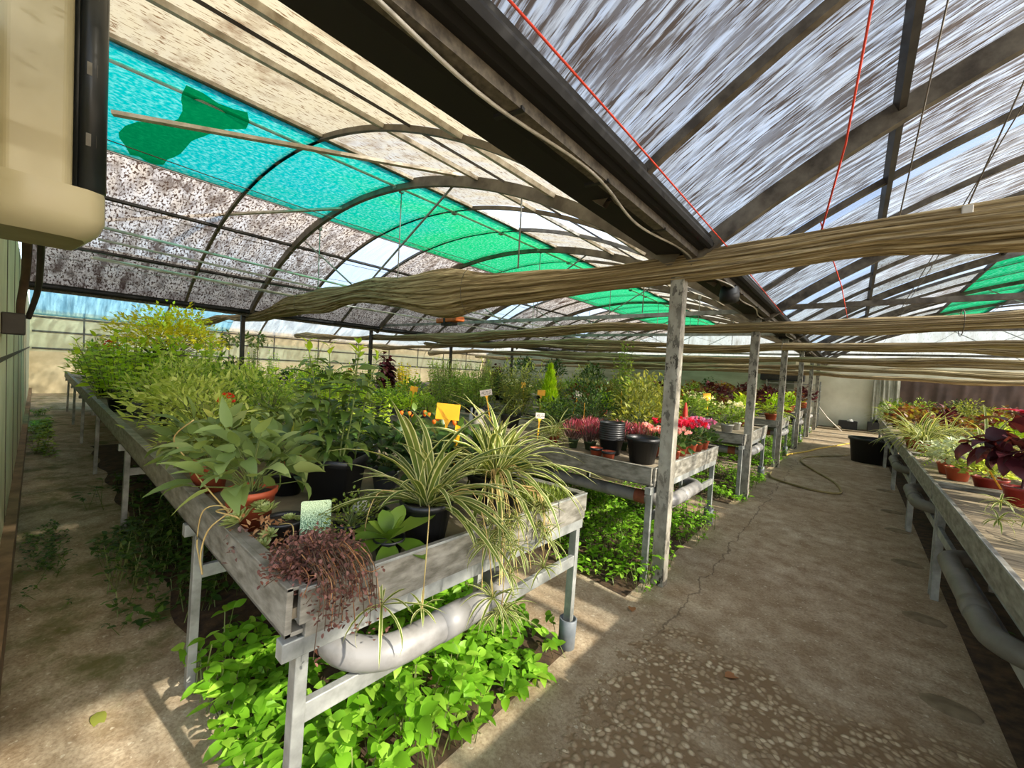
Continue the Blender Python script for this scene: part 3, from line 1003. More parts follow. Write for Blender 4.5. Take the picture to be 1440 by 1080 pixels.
# ----------------------------------------------------------------- benches
def bench(label, xa, sgn, length, y0, y1, zt, legs, tilt=0.0, pipe=None, name='plant_bench', sleeve=True, zsurf=.09, lowbar=.53, simple=False, top='tabletop'):
    W = y1 - y0
    t = thing(name, label, 'bench', (xa, y0, 0))
    t.rotation_euler = (tilt, 0, 0)
    X = lambda a: a * sgn
    def bx(g, a, b, ya, yb, za, zb, m):
        return g.box(min(X(a), X(b)), max(X(a), X(b)), ya, yb, za, zb, m)
    obj('tabletop', bx(Geo(), .02, length, .02, W - .02, zt - zsurf - .03, zt - zsurf, top), t)
    for nm, ya, yb, yi in (('front_rail', 0, .018, .05), ('back_rail', W - .018, W, W - .05)):
        g = Geo()
        bx(g, .012, length, ya, yb, zt - .14, zt, 'rail_metal')
        bx(g, .012, length, min(ya, yi), max(yb, yi), zt - .012, zt - .002, 'rail_metal')
        bx(g, .012, length, min(ya, yi), max(yb, yi), zt - .14, zt - .128, 'rail_metal')
        obj(nm, g, t, bevel=.002)
    g = Geo()
    bx(g, -.006, .014, .03, W, zt - .105, zt - .003, 'rail_metal')
    bx(g, .0, .035, .05, W, zt - .15, zt - .105, 'rail_metal')
    bx(g, -.009, -.004, .03, W, zt - .012, zt - .002, 'galvanised')
    obj('end_rail', g, t, bevel=.002)
    zt2 = zt - .15
    for i, a in enumerate(legs):
        first = i == 0
        for yy in (.035, W - .055):
            g = Geo()
            ww = .045
            bx(g, a, a + ww, yy - .0, yy + ww * .8, .0, zt2, 'galvanised')
            lg = obj('leg', g, t, bevel=.003)
            if first and sleeve and yy > .5:
                g = Geo().lathe([(.0, .0), (.046, .0), (.05, .20), (.044, .205), (.04, .19), (.0, .17)], 'sleeve_grey', 18, (X(a + ww / 2), yy + .018, 0))
                obj('foot_sleeve', g, lg, True)
        if i < 3 and not simple:
            obj('cross_bar', bx(Geo(), a + .004, a + .03, .06, W - .05, lowbar - .03, lowbar + .03, 'galvanised'), t, bevel=.003)
        obj('top_bar', bx(Geo(), a - .004, a + .04, -.005, W, zt2 - .055, zt2, 'galvanised'), t, bevel=.003)
        if first:
            obj('strut', bx(Geo(), a + .07, a + .095, W * .52, W * .52 + .025, lowbar, zt2, 'galvanised'), t)
    if pipe:
        p = thing('heating_pipe', pipe, 'pipe', (xa, y0, lowbar + .09))
        p.rotation_euler = (tilt, 0, 0)
        ya, yb = W * .14, W * .60
        P = [(X(length * .6), ya, 0), (X(.6), ya, 0), (X(.26), ya, 0)]
        for q in np.linspace(0, PI / 2, 8):
            P.append((X(.12 - .16 * math.sin(q)), ya + .16 - .16 * math.cos(q), 0))
        P.append((X(-.04), (ya + yb) / 2, 0))
        for q in np.linspace(0, PI / 2, 8):
            P.append((X(-.04 + .13 - .13 * math.cos(q)), yb - .13 + .13 * math.sin(q), 0))
        P += [(X(.4), yb, 0), (X(length * .6), yb, 0)]
        obj('pipe', Geo().tube(P, .052 if sgn < 0 else .046, 'heating_grey' if sgn < 0 else 'heating_shaded', 16, False), p, True)
        if sgn < 0:
          obj('rust_band', Geo().tube([(X(.13), ya, 0), (X(.22), ya, 0)], .0545, 'rust_band', 16, False), p, True)
        obj('coupling', Geo().tube([(X(-.04), ya + .30, 0), (X(-.04), ya + .42, 0)], .0555 if sgn < 0 else .05, 'heating_grey' if sgn < 0 else 'heating_shaded', 16), p, True)
    return t


TILT = -.026
B1Y, B1Z, B1W = .42, .925, 1.58
bench('nearest long plant bench with weathered metal rails, left of the aisle', -1.12, -1, 13.6, B1Y, B1Y + B1W, B1Z, [.012, 1.12, 3.37, 5.85, 8.2, 10.5, 12.9], TILT, 'grey bent heating pipe with rusty band, under the nearest bench', lowbar=.54, zsurf=.065)
B2Y = 2.93
bench('second plant bench left of the aisle, holding the red cyclamens', -1.09, -1, 13, B2Y, 4.78, .885, [.012, 1.5, 3.9, 6.3, 8.7, 11], TILT * .7, 'grey bent heating pipe under the second left bench', lowbar=.50, zsurf=.035)
LB = ['third', 'fourth', 'fifth', 'sixth']
BY = [(5.92, 7.72), (8.9, 10.7), (11.95, 13.7), (15.0, 16.7)]
for nme, (a, b) in zip(LB, BY):
    bench('%s plant bench left of the aisle' % nme, -1.05, -1, 12.5, a, b, .88, [.012, 2.2, 4.5, 6.8], 0, 'grey bent heating pipe under the %s left bench' % nme, simple=True, zsurf=.035)
RB = [(-.5, 1.93), (1.94, 4.42), (4.43, 6.32), (6.34, 8.74), (8.76, 11.1), (11.15, 13.9)]  # first span is an unseen bench, added to shade the near aisle
for i, (a, b) in enumerate(RB):
    lb = 'unseen plant bench right of the aisle, added nearest for its shadow' if i == 0 else '%s plant bench right of the aisle, %s' % (ORD[i - 1], ['nearest in view with dark planks', 'with the terracotta pots', 'under the spider plants', 'behind the spider plants', 'last before the back wall'][i - 1])
    bench(lb, .50, 1, 5.5, a, b, .885, [.03, 1.6, 3.2], 0, ('grey bent heating pipe under the %s right bench' % ORD[i - 1]) if i in (1, 2, 3) else None, sleeve=False, zsurf=.035, top='planks')

# planting beds below the benches
def bed(x0, x1, y0, y1, seed):
    r = np.random.default_rng(seed)
    nx, ny = 60, 16
    xs, ys = np.linspace(x0, x1, nx), np.linspace(y0, y1, ny)
    V = np.zeros((nx, ny, 3))
    for i, x in enumerate(xs):
        for j, y in enumerate(ys):
            e = min(1, min(i, nx - 1 - i) / 2, min(j, ny - 1 - j) / 2)
            V[i, j] = (x, y + .03 * math.sin(x * 7) * (1 if j in (0, ny - 1) else 0), .004 + e * (.012 + .02 * r.random()))
    g = Geo().grid(V[::-1] if x1 > x0 else V, 'soil_bed')
    return struct('soil_bed', g, True)


bed(-1.13, -9, .55, 1.95, 1)
bed(-1.13, -11, 2.72, 5.0, 2)
for i, (a, b) in enumerate(BY):
    bed(-1.13, -10, a - .2, b + .1, 3 + i)
bed(6, .62, 1.6, 13.9, 9)
for i, (x, y) in enumerate(((.46, 2.94), (.46, 3.95), (.46, 5.1), (.46, 6.2), (.46, 7.1), (.46, 8.5))):
    g = Geo().lathe([(0, .018), (.08, .018), (.13, .010), (.15, 0)], 'stone', 11, (0, 0, .0))
    o = obj('foot_pad', g, None, True, loc=(x, y, 0))
    o.scale = (.75, .5, 1)
    o['kind'] = 'structure'

# ----------------------------------------------------------------- plants
def rdir(n, up=.4, r=None):
    r = r or rng
    v = r.normal(size=(n, 3))
    v[:, 2] = np.abs(v[:, 2]) * .7 + up
    return v / np.linalg.norm(v, axis=1, keepdims=True)


def g_pot(shape, r, h, mat):
    g = Geo()
    if shape == 'round':
        b = r * .74
        g.lathe([(0, .001), (b, .001), (r * .96, h * .84), (r * 1.03, h * .85), (r * 1.05, h), (r * .95, h), (r * .93, h * .86), (b * .95, .012), (0, .012)], mat, 22)
    elif shape == 'bowl':
        b = r * .78
        g.lathe([(0, .001), (b, .001), (r, h * .9), (r * 1.05, h * .92), (r * 1.06, h), (r * .96, h), (b * .95, .012), (0, .012)], mat, 22)
    elif shape == 'square':
        th = [PI / 4 + k * PI / 2 for k in range(4)]
        def ring(q, z):
            c = q * .12
            P = []
            for sx, sy in ((1, 1), (-1, 1), (-1, -1), (1, -1)):
                a, b_ = (q * sx, (q - c) * sy), ((q - c) * sx, q * sy)
                P += [a, b_] if sx * sy > 0 else [b_, a]
            return [(x, y, z) for x, y in P + P[:1]]
        b = r * .72
        g.grid(np.array([ring(q, z) for q, z in ((.001, .001), (b, .001), (r * .95, h * .86), (r * 1.02, h * .865), (r * 1.05, h), (r * .96, h), (r * .92, h * .86), (b * .95, .012), (.001, .012))])[:, ::-1], mat)
    return g


def g_soil(shape, r, z):
    n = 4 if shape == 'square' else 18
    q = r * (1.25 if shape == 'square' else .93)
    g = Geo().lathe([(q, z - .004), (q * .6, z + .004), (0, z + .008)], 'soil', n)
    if shape == 'square':
        for V in g.V:
            c, s = math.cos(PI / 4), math.sin(PI / 4)
            V[:, :2] = V[:, :2] @ np.array([[c, -s], [s, c]]) * .99
    return g


def bush(seed, h, r, n, ll, lw, mat, prof='oval', stem='stem_green', z0=0.0, droop=.5, inner=.35, up=.45, S=5, flat=.0, bottom=.12, nst=None, rollv=.5):
    """leafy dome: leaves on twigs that fill a dome of height h and radius r"""
    R = np.random.default_rng(seed)
    d = R.normal(size=(n, 3))
    d[:, 2] = np.abs(d[:, 2]) * 1.0
    d /= np.linalg.norm(d, axis=1, keepdims=True)
    q = inner + (1 - inner) * R.random(n) ** .5
    lump = 1 + .16 * np.sin(3 * np.arctan2(d[:, 1], d[:, 0]) + seed) + .12 * np.sin(5 * d[:, 2] + 2 * d[:, 0] + seed)
    P = d * (q * lump)[:, None]
    P = P * np.array([r, r, h * (1 - bottom)]) + np.array([0, 0, z0 + h * bottom])
    ld = d * np.array([1, 1, .5]) + R.normal(0, .45, (n, 3)) + np.array([0, 0, up])
    gl = Geo().leaf(P, ld, ll * R.uniform(.6, 1.15, n), lw * R.uniform(.7, 1.15, n), droop * R.uniform(.3, 1.6, n), mat, prof=prof, S=S, roll=rollv)
    gs = Geo()
    k = nst or max(6, n // 14)
    for i in R.choice(n, min(k, n), replace=False):
        e = P[i]
        m = e * np.array([.35, .35, .0]) + np.array([0, 0, z0 + (e[2] - z0) * .5])
        gs.tube([(R.normal(0, .012), R.normal(0, .012), z0 - .01), m, e], [.0035, .003, .0015], stem, 4, False)
    return gs, gl


def upright(seed, h, nst, spread, nn, ll, lw, mat, prof='lance', stem='stem_green', z0=0.0, droop=.7, top=.5, whorl=2, elev=.3, tipmat=None, sr=.004, lean=.25):
    """straight stems carrying pairs of leaves"""
    R = np.random.default_rng(seed)
    gs, gl = Geo(), Geo()
    for s in range(nst):
        a = R.uniform(0, 2 * PI)
        b = np.array([math.cos(a), math.sin(a), 0]) * spread * R.uniform(.2, 1)
        hh = h * R.uniform(.72, 1.05) if s else h
        e = b * (1 + lean * 2) + np.array([R.normal(0, .02), R.normal(0, .02), hh])
        t = np.linspace(0, 1, 7)[:, None]
        P = b * (1 - t) * .6 + (b * .4 * (1 - t)) + e * t + np.array([0, 0, z0])
        P[:, :2] += (np.sin(t * 3 + s) * .012)
        gs.tube(P, np.linspace(sr, sr * .4, 7), stem, 5, False)
        T = np.linspace(.08, 1.0, nn)
        bp = np.stack([np.interp(T, t[:, 0], P[:, k]) for k in range(3)], -1)
        for w in range(whorl):
            an = a + np.arange(nn) * 1.57 + w * 2 * PI / whorl + R.normal(0, .2, nn)
            sz = np.interp(T, [0, .25, .75, 1], [.6, 1, .9, top])
            ev = elev + (T > .93) * .8 + R.normal(0, .15, nn)
            d = np.stack([np.cos(an) * np.cos(ev), np.sin(an) * np.cos(ev), np.sin(ev)], -1)
            hi = T > .9
            for msk, mm in (((~hi) if tipmat else T > -1, mat), (hi if tipmat else T < -1, tipmat)):
                if msk.any():
                    gl.leaf(bp[msk], d[msk], (ll * sz * R.uniform(.8, 1.1, nn))[msk], (lw * sz)[msk], (droop * R.uniform(.5, 1.4, nn))[msk], mm, prof=prof, roll=.25)
    return gs, gl


def straps(seed, n, L, W, z0=0.0, droop=(1.0, 2.4), lo=.25, hi=1.45, rr=.03, strip=('strap_cream', 'strap_green'), S=9, skip=None):
    R = np.random.default_rng(seed)
    a = np.arange(n) * 2.399 + R.normal(0, .25, n)
    ev = R.uniform(lo, hi, n)
    if skip:
        off = np.abs((a - skip[0] + PI) % (2 * PI) - PI)
        k = ~((off < skip[1]) & (ev < skip[2]))
        a, ev = a[k], ev[k]
        n = len(a)
    d = np.stack([np.cos(a) * np.cos(ev), np.sin(a) * np.cos(ev), np.sin(ev)], -1)
    b = np.stack([np.cos(a) * rr * R.random(n), np.sin(a) * rr * R.random(n), np.full(n, z0)], -1)
    return Geo().leaf(b, d, L * R.uniform(.55, 1.1, n), W * R.uniform(.7, 1.15, n), R.uniform(droop[0], droop[1], n), None, prof='strap', S=S, fold=.35, strip=strip)


def conifer(seed, h, r, n, mat, z0):
    R = np.random.default_rng(seed)
    t = R.random(n) ** 1.35
    a = R.uniform(0, 2 * PI, n)
    rad = r * (1 - t) ** .8 * R.uniform(.55, 1.02, n) * np.clip(.55 + t * 3, 0, 1)
    P = np.stack([np.cos(a) * rad, np.sin(a) * rad, z0 + h * t * .97], -1)
    d = np.stack([np.cos(a) * .45, np.sin(a) * .45, np.full(n, 1.0)], -1) + R.normal(0, .18, (n, 3))
    gl = Geo().leaf(P, d, R.uniform(.05, .10, n), R.uniform(.012, .022, n), R.uniform(-.4, .3, n), mat, prof='lance', S=4, roll=1.5)
    gs = Geo().tube([(0, 0, z0 - .01), (0, 0, z0 + h * .5), (0, 0, z0 + h * .95)], [.012, .007, .002], 'stem_brown', 6, False)
    return gs, gl


def petals(g, pts, size, mat, R, n=5, cup=.5, nrmup=True):
    pts = np.asarray(pts, float).reshape(-1, 3)
    k = len(pts)
    ax = R.normal(0, .45, (k, 3)) + np.array([0, 0, 1.0])
    ax /= np.linalg.norm(ax, axis=1, keepdims=True)
    ref = np.cross(ax, np.array([.3, 1, .1]))
    ref /= np.linalg.norm(ref, axis=1, keepdims=True)
    o = np.cross(ax, ref)
    for i in range(n):
        q = 2 * PI * i / n
        d = ref * math.cos(q) + o * math.sin(q) + ax * cup
        g.leaf(pts, d, size * R.uniform(.8, 1.1, k), size * .8, -.5, mat, nrm=ax, prof='spoon', S=4, fold=.1)
    return g


def heads(seed, h, r, nh, per, hr, size, mat, z0, stem='stem_green', cup=.5):
    """flower heads on stalks"""
    R = np.random.default_rng(seed)
    gf, gs = [], Geo()
    for i in range(nh):
        gf.append(Geo())
        a, q = R.uniform(0, 2 * PI), r * math.sqrt(R.random())
        c = np.array([q * math.cos(a), q * math.sin(a), z0 + h * R.uniform(.82, 1.12)])
        pts = c + R.normal(0, hr * .5, (per, 3)) * np.array([1, 1, .6])
        petals(gf[-1], pts, size, mat, R, 5, cup)
        gs.tube([(c[0] * .3, c[1] * .3, z0), (c[0] * .8, c[1] * .8, z0 + h * .55), c], .002, stem, 4, False)
    return gf, gs


def rosette(g, c, r, n, mat, seed, tilt=(0, 0, 1), tall=1.0):
    R = np.random.default_rng(seed)
    i = np.arange(n)
    a = i * 2.399
    f = i / n
    ev = 1.35 - 1.25 * f
    ax = np.array(tilt, float)
    ax /= np.linalg.norm(ax)
    u = np.cross(ax, [0.3, .8, .2]); u /= np.linalg.norm(u)
    w = np.cross(ax, u)
    d = (np.cos(a) * np.cos(ev))[:, None] * u + (np.sin(a) * np.cos(ev))[:, None] * w + np.sin(ev)[:, None] * ax
    b = np.array(c) + d * r * .1
    nr = np.tile(ax, (n, 1))
    g.leaf(b, d, r * (.4 + .6 * f) * tall, r * .30, -.35, mat, nrm=nr, prof='spoon', S=5, fold=.45)
    return g


PROTO = {}


def proto(kind, parts):
    PROTO[kind] = [(nm, g.mesh(nm, True)) for nm, g in parts if g is not None and g.n]
    return kind


def with_pot(kind, shape, r, h, mat, maker, extra=()):
    """maker(z0) -> [(part, Geo)]"""
    z0 = h * .88
    proto(kind, [('pot', g_pot(shape, r, h, mat)), ('soil', g_soil(shape, r, z0))] + maker(z0) + list(extra))


def place(kind, name, label, cat, loc, rz=None, sc=1.0, group=None):
    t = thing(name, label, cat, loc, rng.uniform(0, 6.28) if rz is None else rz, group, sc)
    for nm, me in PROTO[kind]:
        o = bpy.data.objects.new(nm, me)
        COL.objects.link(o)
        o.parent = t
    return t


def SL(t):
    return [('stems', t[0]), ('foliage', t[1])]


def B(*a, **k):
    return lambda z: SL(bush(*a, z0=z, **k))


def U(*a, **k):
    return lambda z: SL(upright(*a, z0=z, **k))


def FB(fl, bu):
    def f(z):
        gf, gs = heads(*fl[0], z0=z, **fl[1])
        st, lf = bush(*bu[0], z0=z, **bu[1])
        st.V += gs.V; st.I += [np.full(len(x), st.mi('stem_green')) for x in gs.F]
        st.F += [x + st.n for x in gs.F]; st.n += gs.n
        return [('stems', st), ('foliage', lf)] + [('flower', q) for q in gf]
    return f


# the kinds -------------------------------------------------------------------
with_pot('sage_big', 'round', .092, .155, 'pot_terracotta', B(3, .24, .24, 92, .13, .066, 'lf_sage', droop=.9, up=.25, nst=26, inner=.35, prof='heart', bottom=.3))
with_pot('sage_black', 'round', .10, .13, 'pot_black', B(4, .24, .22, 46, .13, .07, 'lf_glossy', droop=.8, up=.2, nst=18, inner=.4))
with_pot('yellowing', 'round', .085, .11, 'pot_terracotta', B(5, .24, .17, 60, .09, .06, 'lf_olive', droop=.8, nst=16))
with_pot('pelargonium', 'round', .075, .11, 'pot_black', B(6, .34, .26, 240, .06, .06, 'lf_pale', 'round', droop=.5, nst=26))
with_pot('pelargonium_sage', 'round', .075, .11, 'pot_black', B(7, .36, .28, 260, .065, .055, 'lf_sage', 'heart', droop=.5, nst=26))
with_pot('feathery', 'round', .075, .11, 'pot_black', B(8, .38, .28, 520, .06, .018, 'lf_pale', 'lance', droop=.5, nst=40))
with_pot('feathery_mid', 'round', .075, .11, 'pot_black', B(9, .38, .28, 520, .055, .02, 'lf_mid', 'lance', droop=.5, nst=40))
with_pot('basil', 'round', .085, .12, 'pot_black', U(10, .46, 14, .14, 9, .085, .045, 'lf_bright', prof='oval', top=.7, elev=.35, lean=.5))
with_pot('mint', 'round', .085, .12, 'pot_grey', U(11, .36, 12, .11, 9, .06, .032, 'lf_bright', prof='oval', elev=.4, lean=.5))
with_pot('tall_herb', 'round', .085, .12, 'pot_black', U(12, .62, 7, .06, 13, .11, .032, 'lf_bright', tipmat='lf_lime', lean=.3))
with_pot('long_leaf', 'square', .112, .245, 'pot_black', lambda z: SL(upright(13, .56, 6, .10, 15, .15, .048, 'lf_glossy', z0=z, tipmat='lf_bright', top=.38, droop=1.2, elev=.3, sr=.0045, lean=.7)) + [('low_leaves', Geo().leaf([(.03 * math.cos(i), .03 * math.sin(i), z) for i in range(16)], [(math.cos(i) * .35, math.sin(i) * .35, 1) for i in range(16)], .16, .045, .9, 'lf_glossy', prof='lance'))])
with_pot('pepper', 'round', .08, .12, 'pot_grey', lambda z: SL(bush(14, .24, .2, 120, .095, .055, 'lf_dark', z0=z, droop=.7, up=.25, nst=16)))
def pepper_f(z):
    st, lf = bush(15, .27, .2, 130, .08, .045, 'lf_glossy', z0=z, droop=.6, up=.3, nst=16)
    g = []
    R = np.random.default_rng(3)
    for i in range(6):
        a, q = R.uniform(0, 6.28), .14 * R.random() ** .5
        g.append(('fruit', Geo().lathe([(0, -.015), (.009, -.009), (.013, .003), (.010, .013), (0, .016)], 'fl_orange', 9, (q * math.cos(a), q * math.sin(a), z + R.uniform(.24, .30)))))
    return [('stems', st), ('foliage', lf)] + g
with_pot('pepper_fruit', 'round', .08, .12, 'pot_grey', pepper_f)
with_pot('small_green', 'round', .075, .09, 'pot_grey', B(16, .17, .14, 300, .035, .02, 'lf_bright', nst=20))
with_pot('small_green_b', 'round', .075, .09, 'pot_grey', B(17, .20, .15, 300, .038, .02, 'lf_mid', nst=20))
with_pot('olive_bush', 'round', .09, .12, 'pot_black', B(18, .34, .24, 420, .05, .022, 'lf_olive', nst=30))
with_pot('mid_bush', 'round', .09, .12, 'pot_black', B(19, .36, .24, 320, .06, .03, 'lf_mid', nst=30))
with_pot('dark_bush', 'round', .09, .12, 'pot_black', B(20, .36, .24, 320, .06, .03, 'lf_dark', nst=30))
with_pot('plum_tall', 'round', .11, .14, 'pot_black', U(21, .60, 9, .10, 12, .16, .10, 'lf_plum', prof='heart', stem='stem_plum', elev=.1, droop=.9, lean=.2))
with_pot('gold_leaf', 'round', .09, .12, 'pot_black', U(22, .46, 13, .12, 14, .075, .05, 'lf_gold', prof='oval', lean=.3))
with_pot('lilac_low', 'bowl', .12, .12, 'pot_blue_grey', B(23, .15, .16, 220, .045, .022, 'lf_maroon_grey', nst=12))
with_pot('bamboo', 'round', .12, .16, 'pot_black', U(24, .58, 30, .17, 15, .11, .020, 'lf_mid', droop=1.0, lean=.5, elev=.4))
with_pot('bamboo_olive', 'round', .12, .16, 'pot_black', U(25, .62, 32, .18, 15, .11, .020, 'lf_olive', tipmat='lf_pale', droop=1.1, lean=.55, elev=.4))
with_pot('jasmine', 'round', .11, .15, 'pot_black', lambda z: SL(upright(26, .78, 10, .10, 16, .075, .026, 'lf_mid', z0=z, whorl=3, lean=.12, elev=.3)))
with_pot('shrub_tall', 'round', .11, .15, 'pot_black', B(27, .55, .30, 620, .055, .022, 'lf_dark', 'lance', nst=40, up=.6))
with_pot('shrub_olive', 'round', .10, .14, 'pot_black', B(28, .46, .28, 520, .065, .024, 'lf_olive', 'lance', nst=40, up=.6))
with_pot('cypress', 'round', .10, .14, 'pot_black', lambda z: SL(conifer(29, .66, .16, 2400, 'lf_lime', z)))
def stdtree(z):
    st, lf = bush(30, .42, .25, 420, .065, .026, 'lf_dark', z0=z + .38, nst=20, bottom=.3)
    st.tube([(0, 0, z - .01), (.006, 0, z + .2), (0, 0, z + .55)], [.011, .01, .008], 'stem_brown', 7, False)
    return SL((st, lf))
with_pot('laurel', 'round', .12, .16, 'pot_black', stdtree)
def citrus(z):
    st, lf = bush(31, .40, .24, 90, .13, .05, 'lf_glossy', z0=z + .5, nst=16, bottom=.35, droop=1.1, up=.0)
    st.tube([(0, 0, z - .01), (.006, .01, z + .3), (0, 0, z + .75)], [.010, .009, .007], 'stem_brown', 7, False)
    return SL((st, lf))
with_pot('young_tree', 'round', .13, .22, 'pot_black', citrus)
def yellowtree(z):
    st, lf = bush(32, .80, .60, 2600, .075, .03, 'lf_yellow', 'lance', z0=z + .3, nst=70, bottom=.25, flat=1, stem='stem_brown', droop=.9)
    st.tube([(0, 0, z - .01), (.01, .01, z + .3), (0, 0, z + .7)], [.014, .012, .008], 'stem_brown', 7, False)
    return SL((st, lf))
with_pot('yellow_tree', 'round', .14, .2, 'pot_black', yellowtree)
def heath(z, m='fl_heather', sd=33):
    R = np.random.default_rng(sd)
    n = 300
    d = R.normal(0, .34, (n, 3)); d[:, 2] = 1
    b = d * np.array([.10, .10, 0]) + np.array([0, 0, 1]) * (z + R.uniform(.02, .13, n))[:, None]
    k = n // 2
    up_ = Geo().leaf((b + d * .05)[:k], d[:k], R.uniform(.04, .075, k), .009, 0, m, prof='lance', S=4, roll=1.5)
    lo_ = Geo().leaf(b - np.array([0, 0, .02]), d, .07, .010, .2, 'lf_maroon_grey', prof='lance', S=4, roll=1.5)
    return [('foliage', lo_), ('flowers', up_)]
with_pot('heather', 'square', .045, .085, 'pot_green', heath)
with_pot('heather_terracotta', 'round', .05, .085, 'pot_terracotta', heath)
def cyc(m, sd):
    return FB(((sd, .17, .12, 16, 2, .03, .035, m), dict(cup=1.6)), ((sd + 1, .12, .16, 60, .05, .05, 'lf_dark'), dict(prof='heart', droop=.5, up=.3, nst=8)))
with_pot('cyclamen_red', 'round', .065, .09, 'pot_terracotta', cyc('fl_magenta', 34))
with_pot('cyclamen_pink', 'round', .065, .09, 'pot_terracotta', cyc('fl_pink', 36))
with_pot('cyclamen_orchid', 'round', .065, .09, 'pot_terracotta', cyc('fl_orchid', 38))
with_pot('white_flower', 'round', .08, .11, 'pot_white', FB(((40, .26, .2, 12, 6, .035, .018, 'fl_white'), {}), ((41, .24, .22, 240, .05, .026, 'lf_mid'), dict(nst=14))))
with_pot('red_geranium', 'round', .075, .11, 'pot_terracotta', FB(((42, .36, .12, 3, 9, .045, .022, 'fl_red'), {}), ((43, .28, .22, 140, .06, .06, 'lf_mid'), dict(prof='round', nst=14))))
with_pot('coleus', 'round', .075, .11, 'pot_terracotta', B(44, .30, .22, 170, .075, .05, 'lf_coleus', 'heart', stem='stem_plum', nst=16))
with_pot('coleus_plum', 'round', .075, .11, 'pot_terracotta', B(45, .30, .20, 170, .075, .05, 'lf_plum', 'heart', stem='stem_plum', nst=16))
with_pot('coleus_lime', 'round', .075, .11, 'pot_terracotta', B(46, .28, .2, 170, .07, .045, 'lf_bright', 'heart', nst=16))
def fernp(z, m='lf_bright', sd=47, n=26, L=.34):
    R = np.random.default_rng(sd)
    g, gs = Geo(), Geo()
    for i in range(n):
        a, ev = i * 2.399, R.uniform(.5, 1.3)
        t = np.linspace(0, 1, 12)
        ang = ev - 1.5 * t
        x = np.concatenate([[0], np.cumsum(np.cos(ang[1:]) * L / 11)])
        zz = np.concatenate([[0], np.cumsum(np.sin(ang[1:]) * L / 11)])
        P = np.stack([x * math.cos(a), x * math.sin(a), z + zz], -1)
        gs.tube(P, .0015, 'stem_green', 3, False)
        sd_ = np.array([-math.sin(a), math.cos(a), 0])
        T = np.stack([np.cos(ang) * math.cos(a), np.cos(ang) * math.sin(a), np.sin(ang)], -1)
        for s in (-1, 1):
            g.leaf(P[2:], s * sd_ + T[2:] * .5, .055 * np.sin(np.linspace(.5, 3.0, 10)) + .012, .014, .3, m, prof='lance', S=4)
    return [('stems', gs), ('foliage', g)]
with_pot('fern', 'round', .08, .10, 'pot_terracotta', fernp)
with_pot('fern_silver', 'round', .075, .10, 'pot_terracotta', B(48, .22, .17, 300, .045, .026, 'lf_silver', 'oval', nst=14, droop=.9, up=.0, bottom=.3))
with_pot('spider_small', 'round', .08, .10, 'pot_terracotta', lambda z: [('foliage', straps(49, 80, .46, .019, z, droop=(.8, 2.0)))])
with_pot('pale_low', 'round', .085, .09, 'pot_red', B(50, .17, .15, 260, .045, .03, 'lf_pale', 'oval', nst=12))
def plumtree(z):
    st, lf = bush(51, .34, .22, 84, .16, .10, 'lf_plum', 'heart', z0=z + .15, nst=14, droop=1.2, up=-.15, stem='stem_plum', inner=.3)
    top = Geo()
    for q in range(7):
        a = q * .9
        top.leaf([(0, 0, z + .49)], [(math.cos(a), math.sin(a), .35)], .18, .07, .5, 'lf_crimson', prof='lance')
    st.tube([(0, 0, z - .01), (.01, 0, z + .16), (0, 0, z + .45)], [.007, .006, .004], 'stem_plum', 6, False)
    return [('stems', st), ('foliage', lf), ('top_leaves', top)]
with_pot('poinsettia', 'round', .085, .12, 'pot_red', plumtree)
with_pot('agave_like', 'round', .09, .12, 'pot_black', lambda z: [('foliage', straps(52, 30, .42, .03, z, droop=(.1, .8), strip=('lf_sage', 'lf_sage')))])

# spider plants of the nearest bench, each built for its own place
def plantlet(g, c, seed, L=.14, n=14, W=.010):
    R = np.random.default_rng(seed)
    a = np.arange(n) * 2.399
    ev = R.uniform(-.3, 1.2, n)
    d = np.stack([np.cos(a) * np.cos(ev), np.sin(a) * np.cos(ev), np.sin(ev)], -1)
    g.leaf(np.tile(np.array(c, float), (n, 1)), d, L * R.uniform(.6, 1.1, n), W, R.uniform(.6, 1.9, n), None, prof='strap', S=7, fold=.3, strip=('strap_cream', 'strap_green'))


def runner(gs, t, pts, seed, k=2, L=.14, n=14):
    P = smooth(pts, 5)
    gs.tube(P, .0022, 'stem_straw', 4, False)
    for i in range(k):
        g = Geo()
        plantlet(g, P[-1 - i * 4], seed + i, L * (1 - .2 * i), n)
        obj('plantlet', g, t, True)


def zb1(y):
    return B1Z - .065 + TILT * (y - B1Y)


def zb2(y):
    return .885 - .035 + TILT * .7 * (y - B2Y)


# ------------------------------------------------------------ nearest bench
def on1(kind, x, y, name, label, cat, rz=None, sc=1.0, group=None):
    return place(kind, name, label, cat, (x, y, zb1(y) + .004), rz, sc, group)


t = on1('long_leaf', -1.86, .93, 'tall_shrub', 'tall slender shrub with long leaves in a square black pot, nearest bench', 'plant', .62, 1.0)
t = on1('sage_big', -1.83, .565, 'broadleaf_plant', 'large grey-green drooping leaves in a terracotta pot, beside the square black pot', 'plant', 2.4, 1.0)
t = on1('sage_black', -2.20, .84, 'broadleaf_plant', 'glossy leaved plant in a round black pot behind the terracotta pot', 'plant', 1.0, .9)
t = on1('sage_big', -2.45, .57, 'broadleaf_plant', 'grey-green broad leaves spreading over the rail, left of the terracotta pot', 'plant', 4.0, .95)
t = on1('yellowing', -2.92, .74, 'yellowing_plant', 'plant with yellowing leaves in a brown terracotta pot near the bench rail', 'plant', .3, 1.0)
t = on1('yellowing', -2.55, 1.0, 'yellowing_plant', 'small yellowing plant in a terracotta pot behind the round black pot', 'plant', 2.0, .9)

